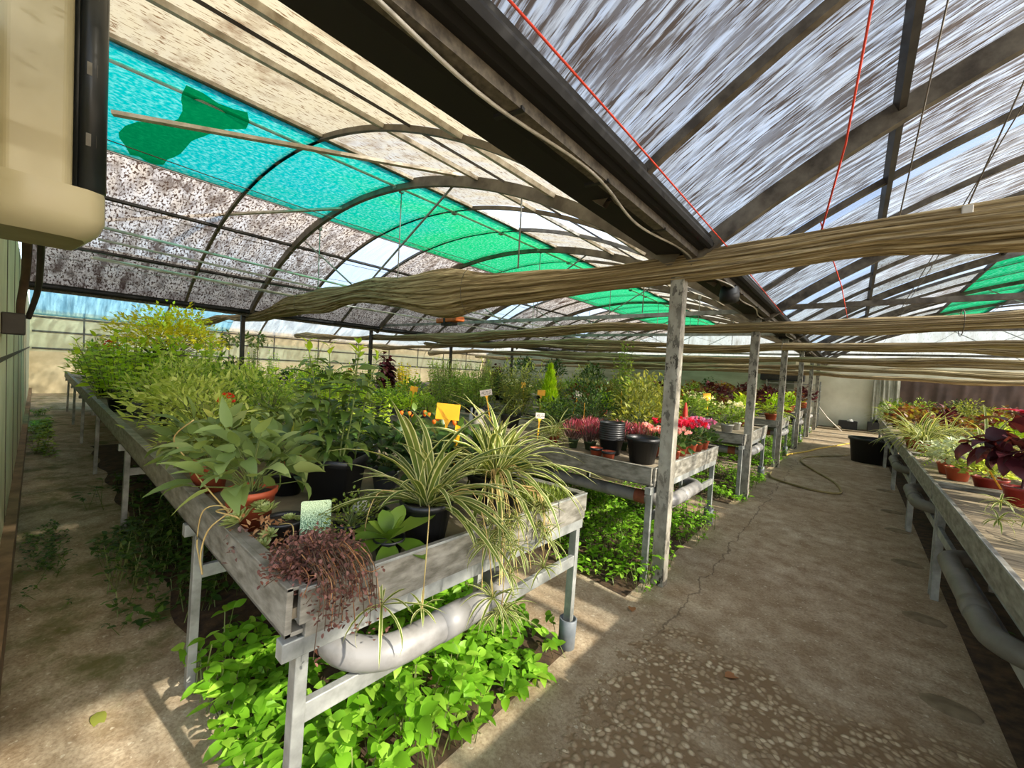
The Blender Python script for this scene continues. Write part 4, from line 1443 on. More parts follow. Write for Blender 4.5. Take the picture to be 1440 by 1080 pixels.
# spider plants
t = thing('spider_plant', 'spider plant in a round black pot, leaves arching over the end rail', 'plant', (-1.29, 1.03, zb1(1.03) + .004))
obj('pot', g_pot('round', .105, .16, 'pot_black'), t, True)
obj('soil', g_soil('round', .105, .13), t, True)
obj('foliage', straps(61, 92, .52, .028, .135, droop=(.7, 1.75), lo=.28, hi=1.35, skip=(-1.15, .85, .95)), t, True)
gs, g = Geo(), Geo()
runner(gs, t, [(0, 0, .13), (-.10, -.14, .20), (-.05, -.24, .10), (.10, -.30, .03), (.20, -.32, -.06)], 5, 1, .20, 10)
runner(gs, t, [(0, 0, .13), (.14, -.10, .18), (.21, -.16, .05), (.225, -.18, -.12)], 8, 1, .10, 6)
runner(gs, t, [(0, 0, .13), (.15, .08, .22), (.24, .10, .08), (.26, .14, -.20)], 11, 2, .17, 18)
runner(gs, t, [(0, 0, .13), (.16, .14, .20), (.25, .20, .02), (.29, .16, -.26)], 14, 1, .16, 18)
obj('runners', gs, t, True)
t = thing('spider_plant', 'larger spider plant behind, trailing many plantlets down over the end rail', 'plant', (-1.37, 1.52, zb1(1.52) + .004))
obj('pot', g_pot('square', .10, .17, 'pot_black'), t, True)
obj('soil', g_soil('square', .10, .15), t, True)
obj('foliage', straps(62, 96, .56, .028, .150, droop=(.8, 2.2), lo=.25, hi=1.45), t, True)
gs, g = Geo(), Geo()
R = np.random.default_rng(77)
for i in range(12):
    yy = R.uniform(-.34, .16)
    xo = .26 + R.uniform(0, .06)
    zl = R.uniform(-.30, .02)
    runner(gs, t, [(0, 0, .14), (.10, yy * .5, .24), (xo - .03, yy, .10), (xo, yy * 1.05, zl)], 100 + i * 3, 2, R.uniform(.10, .17), 14)
for i in range(26):
    yy = R.uniform(-.25, .15)
    xo = .22 + R.uniform(0, .08)
    gs.tube([(R.normal(0, .03), R.normal(0, .03), .15), (xo * .7, yy, .12), (xo, yy * 1.1, R.uniform(-.2, .0))], .0018, 'stem_straw', 3, False)
obj('runners', gs, t, True)

# succulents at the corner
t = thing('succulent_pot', 'black plastic pot spilling pale green rosettes by the long rail', 'plant', (-1.61, .61, zb1(.61) + .004))
obj('pot', g_pot('round', .075, .085, 'pot_black'), t, True)
obj('soil', g_soil('round', .075, .075), t, True)
g = Geo()
for i, (x, y, z, r, tl) in enumerate(((-.06, -.13, .085, .062, (-.1, -.5, 1)), (-.02, -.05, .115, .05, (0, -.3, 1)), (-.10, -.05, .11, .045, (-.4, -.1, 1)), (.03, .01, .085, .032, (.1, 0, 1)), (.085, -.10, .03, .035, (.5, -.4, .7)), (.06, -.07, .055, .035, (.5, -.3, .8)), (.05, .04, .08, .028, (0, 0, 1)), (-.12, -.12, .05, .04, (-.5, -.4, .7)), (.09, -.14, .01, .03, (.4, -.6, .5)))):
    obj('rosette', rosette(Geo(), (x, y, z), r, 46, 'lf_rosette', i, tl), t, True)
g = Geo()
R = np.random.default_rng(8)
P = R.normal(0, 1, (110, 3)) * np.array([.035, .035, .035]) + np.array([.05, -.07, .045])
g.leaf(P, R.normal(0, 1, (110, 3)), .03, .013, .5, 'lf_dry', prof='lance', S=4)
P = R.normal(0, 1, (90, 3)) * np.array([.04, .02, .02]) + np.array([.02, -.14, .03])
g.leaf(P, R.normal(0, 1, (90, 3)), .02, .012, .5, 'lf_maroon_grey', prof='oval', S=4)
obj('dry_leaves', g, t, True)
gs = Geo()
gs.tube(smooth([(-.05, -.13, .09), (-.02, -.15, .12), (-.09, -.19, .13), (-.13, -.16, .12), (-.08, -.15, .125), (-.12, -.205, .06), (-.15, -.22, -.04), (-.12, -.22, -.10)]), .003, 'stem_straw', 5)
gs.tube(smooth([(-.1, -.13, .07), (-.16, -.15, .12), (-.22, -.20, .10), (-.25, -.21, -.02), (-.21, -.21, -.08), (-.18, -.21, -.11)]), .0025, 'stem_straw', 5)
gs.tube(smooth([(-.12, -.12, .07), (-.30, -.19, .19), (-.46, -.2, .24), (-.52, -.24, .33), (-.40, -.2, .42)]), .0028, 'stem_straw', 5)
gs.tube(smooth([(.04, -.03, .08), (.13, -.02, .10), (.16, -.03, .04), (.15, -.04, .01)]), .002, 'stem_straw', 4)
obj('trailing_stems', gs, t, True)

t = thing('thyme_pot', 'thyme in a small black pot behind the printed tag', 'plant', (-1.47, .80, zb1(.80) + .004))
obj('pot', g_pot('round', .06, .07, 'pot_black'), t, True)
st, lf = bush(64, .13, .13, 420, .016, .010, 'lf_moss', z0=.05, nst=30, bottom=.0, S=4)
obj('stems', st, t, True)
obj('foliage', lf, t, True)


def tagmat():
    t = NT('tag_picture')
    v = t.coord('Generated', (14, 14, 18))
    f = t.noise(v, 1.6, 3, .7)
    c = t.n('ShaderNodeTexCoord')
    sp = t.n('ShaderNodeSeparateXYZ')
    t.l(c.outputs['Generated'], sp.inputs[0])
    a = t.ramp(f, [(.40, lin((24, 58, 46))), (.50, lin((120, 160, 120))), (.62, lin((214, 232, 200)))])
    b = t.ramp(f, [(.38, lin((140, 168, 120))), (.6, lin((206, 222, 176)))])
    col = t.mix(t.ramp(sp.outputs[2], [(.45, (0, 0, 0, 1)), (.85, (1, 1, 1, 1))]), a, b)
    col = t.mix(t.ramp(sp.outputs[2], [(.10, (1, 1, 1, 1)), (.13, (0, 0, 0, 1))], 'CONSTANT'), col, lin((176, 120, 112)))
    M['tag_picture'] = t.done(t.prin(col, .35))


tagmat()
t = thing('plant_tag', 'printed plant tag with a leaf photograph, standing beside the thyme', 'tag', (-1.50, .68, zb1(.68) + .004), 0)
t.rotation_euler = (math.radians(-10), 0, math.radians(64))
g = Geo()
pr = []
for cx, cz, a0 in ((.044, .152, 0), (-.044, .152, PI / 2), (-.044, .028, PI), (.044, .028, 1.5 * PI)):
    for q in np.linspace(0, PI / 2, 4):
        pr.append((cx + .008 * math.cos(a0 + q), cz + .008 * math.sin(a0 + q)))
n = len(pr)
V = [(x, -.0008, z) for x, z in pr] + [(x, .0008, z) for x, z in pr]
F = [(i, (i + 1) % n, n + (i + 1) % n, n + i) for i in range(n)] + [(0, i, i + 1, i + 2) for i in range(1, n - 2, 2)] + [(n, n + i + 2, n + i + 1, n + i) for i in range(1, n - 2, 2)]
g.add(V, F, 'tag_picture')
obj('picture_panel', g, t)
obj('stake', Geo().box(-.008, .008, -.0007, .0007, 0, .04, 'tag_white'), t)

# dark red sedum on the corner
t = thing('red_sedum', 'dried dark red sedum spilling over the corner of the nearest bench', 'plant', (-1.225, .565, zb1(.565) + .004))
R = np.random.default_rng(21)
gs, gl = Geo(), Geo()
for i in range(230):
    a = R.uniform(0, 2 * PI)
    r = .10 * math.sqrt(R.random())
    x, y = r * math.cos(a), r * math.sin(a)
    if x > .03 and R.random() < .6:
        hx = .118 + R.uniform(0, .03)
        zl = R.uniform(-.02, .07) if R.random() < .8 else R.uniform(-.16, -.02)
        P = smooth([(x * .5, y * .6, .04), (.07, y * .9, R.uniform(.09, .15)), (hx, y * 1.15 + .02, R.uniform(.06, .10)), (hx + .004 + R.uniform(0, .02), y * 1.25 + .02 + R.normal(0, .015), zl)], 3)
    else:
        P = smooth([(x * .4, y * .4, .0), (x, y, .07), (x * 1.35 + R.normal(0, .02), y * 1.3 + R.normal(0, .02), R.uniform(.06, .15) * (1 - (r / .13) ** 2 * .5))], 3)
    gs.tube(P, .0014, 'lf_dry' if R.random() < .35 else 'stem_brown', 4, False)
    for q in range(9):
        c = P[-1] + R.normal(0, .010, 3) if q < 4 else P[R.integers(2, len(P))] + R.normal(0, .012, 3)
        gl.leaf([c], [R.normal(0, 1, 3) + np.array([0, 0, .4])], .014, .009, .3, 'lf_sedum_red', prof='round', S=4)
obj('stems', gs, t, True)
obj('foliage', gl, t, True)

# fat leaved succulent
t = thing('fat_leaf_plant', 'plant with broad oval fleshy leaves at the rail before the spider plant', 'plant', (-1.245, .83, zb1(.83) + .004))
obj('pot', g_pot('round', .055, .07, 'pot_black'), t, True)
g = Geo()
for i, (a, ev, L, W, dr) in enumerate(((2.6, .6, .13, .075, .3), (3.6, .35, .14, .08, .6), (1.3, .5, .17, .10, .3), (.35, .15, .15, .085, .8), (-.6, .1, .15, .075, 1.3), (-1.5, .25, .13, .08, 1.0), (4.4, .5, .12, .07, .7), (2.0, 1.0, .12, .065, .3), (-.1, .9, .10, .06, .4), (3.0, 1.1, .10, .06, .3), (-2.4, .9, .09, .055, .4), (.8, 1.2, .09, .05, .2), (-1.0, .7, .10, .06, .3), (1.9, .3, .15, .085, .5), (-2.9, .45, .12, .07, .5))):
    g.leaf([(0, 0, .06)], [(math.cos(a) * math.cos(ev), math.sin(a) * math.cos(ev), math.sin(ev))], L * 1.12, W * 1.05, dr, 'lf_fat', prof='spoon', S=8, fold=.22)
obj('foliage', g, t, True)
t = thing('small_black_pot', 'small black pot holding a whitish shell and sparse sprouts', 'pot', (-1.53, .93, zb1(.93) + .004))
obj('pot_body', g_pot('round', .07, .07, 'pot_black'), t, True)
obj('soil', g_soil('round', .07, .058), t, True)
st, lf = bush(65, .07, .06, 40, .03, .006, 'lf_moss', 'lance', z0=.06, S=4)
obj('sprouts', lf, t, True)
tag(obj('white_shell', Geo().lathe([(0, .05), (.025, .045), (.042, .02), (.036, 0), (0, -.005)], 'shell_white', 12, (-1.56, .90, zb1(.93) + .066)), None, True), 'whitish pitted shell lying in the small black pot', 'shell')

# mossy ground cover in the far corner of the bench
R = np.random.default_rng(23)
n = 1500
P = np.stack([R.uniform(-1.42, -1.15, n), R.uniform(1.62, 1.93, n), np.zeros(n)], -1)
P[:, 2] = zb1(1.8) + .01 + .05 * R.random(n)
t = tag(obj('moss_sedum', Geo().leaf(P, R.normal(0, .5, (n, 3)) + np.array([0, 0, 1]), R.uniform(.025, .06, n), .006, .4, 'lf_moss', prof='lance', S=4), None, True), 'low mossy green sedum carpet in the far corner of the nearest bench', 'sedum', kind='stuff')

# peppers behind the spider plants
for i, (k, x, y, lb) in enumerate((('pepper', -1.98, 1.28, 'dark leaved pepper plant right behind the tall slender shrub'), ('pepper_fruit', -1.86, 1.62, 'pepper plant with orange fruits in the middle of the nearest bench'), ('pepper', -1.62, 1.74, 'dark leaved pepper plant beneath the big yellow signs'), ('pepper_fruit', -2.22, 1.66, 'pepper plant with orange fruits, left one of the two'), ('pepper', -2.5, 1.45, 'dark leaved pepper plant at the left end of the peppers'), ('pepper', -1.66, 1.36, 'dark leaved pepper plant between spider plant and square black pot'))):
    on1(k, x, y, 'pepper_plant', lb, 'plant', None, 1.0)


def sign(loc, rz, label, lean=(0, 0), w=.075, h=.052, L=.20, mat='yellow_plastic', text=False, small=False):
    t = thing('plant_sign', label, 'sign', loc, rz)
    t.rotation_euler = (lean[0], lean[1], rz)
    g = Geo()
    g.add([(-.005, -.0015, 0), (.005, -.0015, 0), (.007, -.0015, L - .03), (-.007, -.0015, L - .03), (-.005, .0015, 0), (.005, .0015, 0), (.007, .0015, L - .03), (-.007, .0015, L - .03)], [(0, 1, 2, 3), (7, 6, 5, 4), (0, 4, 5, 1), (1, 5, 6, 2), (3, 7, 4, 0)], 'yellow_plastic')
    g.add([(-.007, -.0015, L - .03), (.007, -.0015, L - .03), (.02, -.0015, L), (-.02, -.0015, L), (-.007, .0015, L - .03), (.007, .0015, L - .03), (.02, .0015, L), (-.02, .0015, L)], [(0, 1, 2, 3), (7, 6, 5, 4), (1, 5, 6, 2), (3, 7, 4, 0)], 'yellow_plastic')
    obj('stake', g, t)
    p = obj('sign_plate', Geo().box(-w, w, -.0015, .0015, L, L + h * 2, mat), t, bevel=.0012)
    if text:
        q = Geo()
        for r_, wd in ((.68, .8), (.45, .9), (.25, .6)):
            x = -w * wd
            k = 0
            while x < w * wd:
                a = .006 + .004 * ((k * 7) % 5) / 5
                if k % 4:
                    q.box(x, x + a, -.0022, -.0014, L + h * 2 * r_ - .003, L + h * 2 * r_ + .003, 'ink')
                x += a + .003
                k += 1
        obj('handwriting', q, p)
    return t


VW = math.radians(48)
sign((-1.72, 1.47, zb1(1.45) + .22), VW, 'big yellow sign above the pepper plants, the upright one', (.0, .06), .065, .045, .20)
sign((-1.56, 1.40, zb1(1.4) + .06), VW + 1.32, 'big yellow sign tilted right, seen nearly edge on beside the upright one', (.0, .22), .055, .045, .26)

# the green mass along the left of the nearest bench
mass = [
    ('feathery', -3.02, .72, 1.0, 'feathery pale plant'), ('pelargonium_sage', -3.05, 1.25, 1.05, 'grey-green rounded plant'), ('red_geranium', -3.32, .92, .85, 'red-flowered geranium'),
    ('mint', -2.75, 1.62, 1.0, 'bright small-leaved plant'), ('basil', -3.15, 1.72, .9, 'bright leafy plant'),
    ('feathery', -3.65, .74, 1.15, 'feathery pale plant'), ('feathery_mid', -3.6, 1.22, 1.15, 'feathery green plant'), ('tall_herb', -3.7, 1.7, .9, 'tall bright-tipped plant'),
    ('pelargonium', -4.25, .78, 1.15, 'pale rounded plant'), ('feathery', -4.2, 1.25, 1.25, 'feathery pale plant'), ('mint', -4.3, 1.72, 1.2, 'bright small-leaved plant'),
    ('feathery', -4.9, .80, 1.3, 'feathery pale plant'), ('feathery_mid', -4.85, 1.3, 1.3, 'feathery green plant'), ('basil', -4.9, 1.76, 1.0, 'bright leafy plant'),
    ('mint', -5.5, .68, 1.3, 'bright small-leaved plant'), ('feathery', -5.5, 1.2, 1.4, 'feathery pale plant'), ('tall_herb', -5.6, 1.7, 1.0, 'tall bright-tipped plant'),
    ('basil', -6.1, .60, 1.35, 'bright leafy plant'), ('basil', -6.2, 1.25, 1.5, 'bright leafy plant'), ('feathery', -6.1, 1.72, 1.3, 'feathery pale plant'),
    ('basil', -6.9, .74, 1.55, 'bright leafy plant'), ('basil', -6.95, 1.3, 1.5, 'bright leafy plant'), ('dark_bush', -6.9, 1.78, 1.4, 'dark leafy plant'),
    ('mint', -7.7, .72, 1.5, 'bright small-leaved plant'), ('pelargonium', -7.6, 1.6, 1.4, 'pale rounded plant'),
    ('red_geranium', -8.6, .74, 1.6, 'red-flowered geranium'), ('dark_bush', -8.7, 1.3, 1.7, 'dark leafy plant'), ('pelargonium_sage', -8.6, 1.76, 1.4, 'grey-green rounded plant'),
    ('feathery', -9.6, .8, 1.6, 'feathery pale plant'), ('mid_bush', -9.6, 1.45, 1.7, 'medium green bush'), ('feathery_mid', -10.6, .8, 1.6, 'feathery green plant'), ('mid_bush', -10.7, 1.5, 1.6, 'medium green bush'),
    ('agave_like', -8.0, .62, 1.0, 'spiky strap-leaved plant'), ('olive_bush', -11.8, .9, 1.7, 'olive green bush'), ('olive_bush', -12.0, 1.5, 1.6, 'olive green bush'), ('feathery', -13.2, .9, 1.7, 'feathery pale plant'), ('mid_bush', -13.4, 1.5, 1.6, 'medium green bush')]
cnt = {}
tot = {}
for k, *_r, d in mass:
    tot[d] = tot.get(d, 0) + 1
for k, x, y, s, d in sorted(mass, key=lambda m: -m[1]):
    cnt[d] = cnt.get(d, 0) + 1
    row = 'near the rail' if y < 1.0 else ('mid bench' if y < 1.5 else 'far side')
    lb = d + ' on the left stretch of the nearest bench, ' + row if tot[d] == 1 else '%s, %s along nearest bench from the peppers, %s' % (d, ORD[cnt[d] - 1], row)
    on1(k, x, y, 'potted_plant' if k not in ('red_geranium', 'basil', 'mint') else {'red_geranium': 'potted_geranium', 'basil': 'basil_plant', 'mint': 'mint_plant'}[k], lb, 'plant', None, s, 'plants massed on the nearest bench')
on1('yellow_tree', -8.1, 1.35, 'yellow_shrub', 'tall feathery yellow shrub rising above the green mass on the nearest bench', 'plant', .4, 1.12)

# ------------------------------------------------------------ second bench
def on2(kind, x, y, name, label, cat='plant', rz=None, sc=1.0, group=None):
    return place(kind, name, label, cat, (x, y, zb2(y) + .004), rz, sc, group)


t = thing('large_black_pot', 'large empty black pot at the corner of the second bench, beside the post', 'pot', (-1.30, 3.24, zb2(3.24) + .004))
obj('pot_body', g_pot('round', .132, .21, 'pot_black'), t, True)
for i in range(8):
    t = thing('stacked_pot', 'black pot, %s in the stack of black pots on the second bench' % ('bottom one' if i == 0 else 'topmost' if i == 7 else ORD[i] + ' from the bottom'), 'pot', (-1.63, 3.34, zb2(3.3) + .004 + i * .0195), i * .3, 'stack of black pots on the second bench')
    obj('pot_body', g_pot('round', .108, .15, 'pot_black'), t, True)
for i, (x, y, lb) in enumerate(((-1.66, 3.13, 'small two-tone black and terracotta pot, left of the pair at the stack'), (-1.52, 3.08, 'small two-tone black and terracotta pot, right of the pair at the stack'))):
    t = thing('low_pot', lb, 'pot', (x, y, zb2(y) + .004))
    obj('pot_body', g_pot('round', .056, .07, 'pot_terracotta'), t, True)
    obj('black_collar', Geo().lathe([(.055, .052), (.0595, .054), (.0605, .0725), (.053, .073)], 'pot_black', 22), t, True)
HL = [('heather', -1.84, 3.34, 'pink heather in a small green pot, left of the black pot stack'), ('heather_terracotta', -1.78, 3.5, 'pink heather in a terracotta pot behind the black pot stack'),
      ('heather', -2.02, 3.62, 'pink heather, fourth one left of the black pot stack'), ('heather', -1.66, 3.66, 'pink heather directly behind the black pot stack'),
      ('heather_terracotta', -1.5, 3.7, 'pink heather in a terracotta pot, right behind the black pot stack'), ('heather', -2.0, 3.30, 'pink heather in a green pot, second left of the black pot stack')]
for k, x, y, lb in HL:
    on2(k, x, y, 'heather_plant', lb, 'plant', None, .95, 'heathers on the second bench')
on2('cyclamen_pink', -1.36, 3.62, 'cyclamen', 'pink cyclamen behind the large empty black pot', sc=1.0)
on2('cyclamen_pink', -1.18, 3.62, 'cyclamen', 'pale pink cyclamen half hidden by the nearest post')
for i, (k, x, y, lb) in enumerate((('cyclamen_red', -1.22, 3.92, 'crimson cyclamen just right of the nearest post'), ('cyclamen_red', -1.20, 4.14, 'crimson cyclamen in the middle of the row at the end rail'), ('cyclamen_red', -1.40, 4.08, 'crimson cyclamen behind the row at the end rail'),
                                   ('cyclamen_orchid', -1.20, 4.36, 'orchid pink cyclamen beside the crimson ones'), ('cyclamen_orchid', -1.20, 4.58, 'orchid pink cyclamen last in the row at the end rail'), ('cyclamen_pink', -1.42, 4.45, 'pink cyclamen behind the orchid pink ones'))):
    on2(k, x, y, 'cyclamen', lb, sc=1.15, group='cyclamens on the second bench')
t = thing('red_parasol', 'folded red cloth thing standing behind the nearest post', 'parasol', (-1.42, 4.68, zb2(4.6)))
obj('folded_cloth', Geo().lathe([(0, .20), (.022, .21), (.03, .30), (.022, .40), (.008, .47), (0, .475)], 'red_cloth', 9), t, True)
obj('handle', Geo().tube([(0, 0, 0), (0, 0, .21)], .008, 'stem_brown', 6), t, True)
L2 = [('shrub_olive', -1.72, 4.15, 1.15, 'olive_shrub', 'olive green shrub behind the large black pot and pink cyclamens'), ('shrub_olive', -1.75, 4.58, 1.2, 'olive_shrub', 'olive green shrub at the back rail near the folded red cloth'),
      ('jasmine', -2.12, 4.5, 1.22, 'jasmine', 'tall narrow leafy climber, tallest plant on the second bench'), ('shrub_tall', -2.2, 4.05, 1.0, 'dark_shrub', 'dark bushy shrub left of the tall narrow climber'), ('shrub_tall', -2.6, 4.5, 1.05, 'dark_shrub', 'second dark bushy shrub, farther left of the tall climber'),
      ('spider_small', -2.28, 3.38, .62, 'spider_plant', 'small pale variegated plant in the row left of the heathers'), ('spider_small', -2.42, 3.62, .7, 'spider_plant', 'small pale variegated plant behind the other one near the heathers'),
      ('small_green_b', -2.85, 4.08, 1.35, 'rosemary', 'green bushy plant in a pale grey pot left of the lemon cypress'), ('mid_bush', -2.95, 4.5, .9, 'green_bush', 'green bush behind the pale grey pot'),
      ('bamboo', -4.0, 3.52, 1.0, 'bamboo_plant', 'fine leaved bamboo-like plant left of the panda pot'), ('bamboo_olive', -3.22, 3.80, 1.08, 'bamboo_plant', 'taller fine leaved bamboo-like plant right of the panda pot'), ('bamboo', -4.2, 4.2, 1.0, 'bamboo_plant', 'fine leaved bamboo-like plant behind the pair at the panda pot'),
      ('dark_bush', -2.62, 3.9, .8, 'dark_bush', 'low dark bush between bamboo and heathers'),
      ('plum_tall', -7.0, 4.45, 1.25, 'purple_coleus', 'tall deep purple leafed plant rising in the middle of the second bench'), ('gold_leaf', -6.5, 4.5, 1.25, 'golden_plant', 'bright golden yellow leafed plant right of the tall purple plant'), ('lilac_low', -6.75, 3.95, 1.15, 'lilac_plant', 'low greyish lilac plant in a bluish bowl before the tall purple plant'), ('lilac_low', -5.75, 4.45, 1.1, 'lilac_plant', 'greyish lilac plant right of the golden plant'),
      ('young_tree', -12.7, 3.3, 1.2, 'young_tree', 'young tree with bare stem in a black pot, far end of second bench'), ('young_tree', -13.4, 4.2, 1.3, 'young_tree', 'second young tree with bare stem, at the far left wall'), ('citrus_dummy', 0, 0, 0, '', ''),
      ('jasmine', -10.9, 3.35, 1.05, 'climber', 'climbing leafy plant beside the distant dark post'), ('long_leaf', -11.8, 3.4, .8, 'slender_plant', 'slender plant in a black pot right of the young tree')]
for k, x, y, s, nm, lb in L2:
    if s:
        on2(k, x, y, nm, lb, sc=s)
# grey pots with small bushy plants along the front rail
i = 0
for y, xs, s in ((3.16, np.arange(-4.05, -7.2, -.34), 1.1), (3.52, np.arange(-4.45, -7.6, -.36), 1.15)):
    for j, x in enumerate(xs):
        on2('small_green' if (i * 7) % 3 else 'small_green_b', x + .03 * math.sin(i * 4.1), y, 'bushy_plant', 'bushy plant in grey pot, %s leftward from bamboo, %s row, second bench' % (ORD[j], 'front' if y < 3.3 else 'second'), sc=s, group='small bushy plants on the second bench')
        i += 1
# panda pot ornament, bottle and little box
px, py_ = -3.36, 3.40
t = thing('panda_pot', 'small pot shaped like a panda, between the two bamboo-like plants', 'pot', (px, py_, zb2(py_)), math.radians(40))
obj('body', Geo().lathe([(0, 0), (.055, 0), (.07, .05), (.06, .10), (.04, .12), (0, .12)], 'panda_white', 18), t, True)
hd = obj('head', Geo().lathe([(0, .11), (.045, .12), (.066, .165), (.055, .21), (.03, .228), (0, .232)], 'panda_white', 18), t, True)
for s in (-1, 1):
    obj('ear', Geo().lathe([(0, -.02), (.018, -.012), (.022, .003), (.014, .018), (0, .022)], 'black_rubber', 10, (s * .05, 0, .225)), t, True)
    obj('eye_patch', Geo().lathe([(0, -.02), (.014, -.014), (.018, 0), (.012, .014), (0, .018)], 'black_rubber', 10, (s * .026, -.052, .172)), hd, True)
obj('nose', Geo().lathe([(0, -.006), (.009, 0), (0, .006)], 'black_rubber', 8, (0, -.066, .150)), hd, True)
t = thing('white_bottle', 'small white bottle standing left of the panda pot', 'bottle', (-3.52, 3.42, zb2(3.42)))
obj('bottle_body', Geo().lathe([(0, 0), (.028, 0), (.03, .1), (.026, .14), (.012, .165), (.012, .2), (0, .2)], 'bottle_white', 14), t, True)
obj('cap', Geo().lathe([(.014, .195), (.015, .225), (0, .228)], 'bottle_white', 12), t, True)

# yellow and white signs about the benches
sign((-4.62, 3.32, zb2(3.3) + .10), VW, 'small orange-yellow sign among the bushy grey pots', (0, .15), .05, .035, .24)
sign((-3.2, 3.42, zb2(3.4) + .10), VW + .1, 'white handwritten sign leaning before the taller bamboo-like plant', (0, -.2), .07, .035, .30, 'tag_white', True)
sign((-2.36, 3.22, zb2(3.2) + .04), VW, 'white handwritten sign among the pale variegated plants', (0, .05), .045, .028, .20, 'tag_white', True)
sign((-3.22, 4.40, zb2(4.4) + .12), VW, 'yellow sign above the pale grey pot', (0, .04), .055, .04, .28)
sign((-3.7, 4.66, zb2(4.6) + .18), VW + .6, 'small yellow sign left of and behind the other at the grey pot', (0, -.1), .04, .04, .30)
sign((-2.05, 3.56, zb2(3.5) + .08), VW + 1.3, 'narrow yellow sign seen edge on, sticking out of the heathers', (0, .12), .04, .04, .26)
sign((-1.98, 4.25, zb2(4.2) + .24), VW + 1.1, 'yellow sign leaning in the dark shrub by the tall climber', (0, -.3), .04, .06, .2)
sign((-2.9, 4.72, zb2(4.7) + .12), VW, 'white tag sign to the right of the lemon cypress', (0, .2), .05, .05, .28, 'tag_white')
sign((-1.75, 6.9, .80 + .2), VW - .2, 'small yellow sign standing among plants of the third bench', (0, -.1), .06, .045, .26)

# ------------------------------------------------------------ third bench
ZB = .845 + .004
ZR_ = .85 + .004
def on(kind, x, y, name, label, cat='plant', rz=None, sc=1.0, group=None, z=ZB):
    return place(kind, name, label, cat, (x, y, z), rz, sc, group)


on('cypress', -4.28, 6.12, 'lemon_cypress', 'bright lime green lemon cypress, cone shaped, on the third bench', sc=1.05)
on('laurel', -5.25, 6.55, 'laurel_tree', 'dark laurel with round crown, left of the lemon cypress', sc=1.02)
on('laurel', -4.75, 6.95, 'laurel_tree', 'dark laurel with round crown, behind the lemon cypress', sc=1.0)
on('laurel', -3.9, 7.0, 'laurel_tree', 'dark laurel with round crown, right of the lemon cypress', sc=.95)
on('white_flower', -5.0, 6.1, 'white_rose', 'white flowering plant before the laurels', sc=1.3)


def ordl(desc, n, row, bench):
    return '%s, %s from the aisle in the %s row, %s bench' % (desc, ORD[n], row, bench)


NM = dict(white_flower=('white_flowering_plant', 'white flowering plant'), mid_bush=('green_bush', 'medium green bush'), dark_bush=('dark_bush', 'dark green bush'), olive_bush=('olive_bush', 'olive green bush'), coleus=('coleus', 'red and green coleus'),
          coleus_plum=('coleus', 'plum coleus'), coleus_lime=('coleus', 'lime green coleus'), shrub_olive=('olive_shrub', 'tall olive shrub'), shrub_tall=('dark_shrub', 'tall dark shrub'), fern=('fern', 'bright fern'), fern_silver=('silver_plant', 'silvery plant'),
          bamboo_olive=('bamboo_plant', 'fine leaved plant'), small_green=('bushy_plant', 'low bushy plant'), spider_small=('spider_plant', 'spider plant'), pale_low=('pale_plant', 'low pale plant'), tall_herb=('tall_herb', 'tall bright herb'), mint=('mint_plant', 'bright small-leaved plant'),
          red_geranium=('geranium', 'red-flowered geranium'), plum_tall=('purple_coleus', 'tall purple plant'), pelargonium=('pelargonium', 'pale rounded plant'), feathery_mid=('feathery_plant', 'feathery green plant'), gold_leaf=('golden_plant', 'golden plant'))


def row(bench, rowname, y, x0, step, kinds, sgn=-1, sc=1.0, seed=1, z=ZB, fn=None, skip=()):
    R = random.Random(seed)
    for i, k in enumerate(kinds):
        if k is None:
            continue
        nm, d = NM[k]
        x = x0 + sgn * step * i + R.uniform(-.05, .05)
        yy = y + R.uniform(-.05, .05)
        place(k, nm, ordl(d, i, rowname, bench), 'plant', (x, yy, (fn(yy) if fn else z)), R.uniform(0, 6.2), sc * R.uniform(.88, 1.12), 'potted plants on the %s bench' % bench)


f2 = lambda y: zb2(y) + .004
row('second left', 'back', 4.55, -4.7, .52, ['olive_bush', None, None, None, None, 'mid_bush', 'tall_herb', 'olive_bush', 'red_geranium', 'mid_bush', 'tall_herb', 'dark_bush', 'mint'], sc=1.05, seed=3, fn=f2)
row('second left', 'middle', 4.0, -4.9, .55, ['olive_bush', 'mid_bush', 'mint', None, 'olive_bush', 'tall_herb', 'mid_bush', 'dark_bush', 'tall_herb', 'coleus_lime', 'mid_bush'], sc=1.05, seed=4, fn=f2)
row('second left', 'front', 3.3, -7.75, .55, ['tall_herb', 'mint', 'dark_bush', 'tall_herb', 'mint'], sc=1.1, seed=5, fn=f2)
row('third left', 'front', 6.2, -1.35, .46, ['white_flower', 'mid_bush', 'olive_bush', 'shrub_olive', 'coleus_lime', None, None, None, None, 'shrub_tall', 'bamboo_olive', 'olive_bush', 'mid_bush', 'bamboo_olive', 'tall_herb'], sc=1.1, seed=6)
row('third left', 'middle', 6.75, -1.3, .48, ['white_flower', 'white_flower', 'dark_bush', 'mid_bush', 'olive_bush', None, None, 'shrub_olive', None, 'olive_bush', 'plum_tall', 'dark_bush', 'mid_bush', 'olive_bush'], sc=1.15, seed=7)
row('third left', 'back', 7.35, -1.35, .5, ['coleus_lime', 'mid_bush', 'coleus', 'dark_bush', 'shrub_olive', 'coleus', 'coleus', None, 'mid_bush', 'shrub_tall', 'olive_bush', 'olive_bush'], sc=1.2, seed=8)
row('fourth left', 'front', 9.2, -1.2, .48, ['fern', 'coleus_lime', 'coleus', 'white_flower', 'coleus', 'mid_bush', 'dark_bush', 'coleus', 'olive_bush', 'mid_bush', 'mid_bush'], sc=1.2, seed=9)
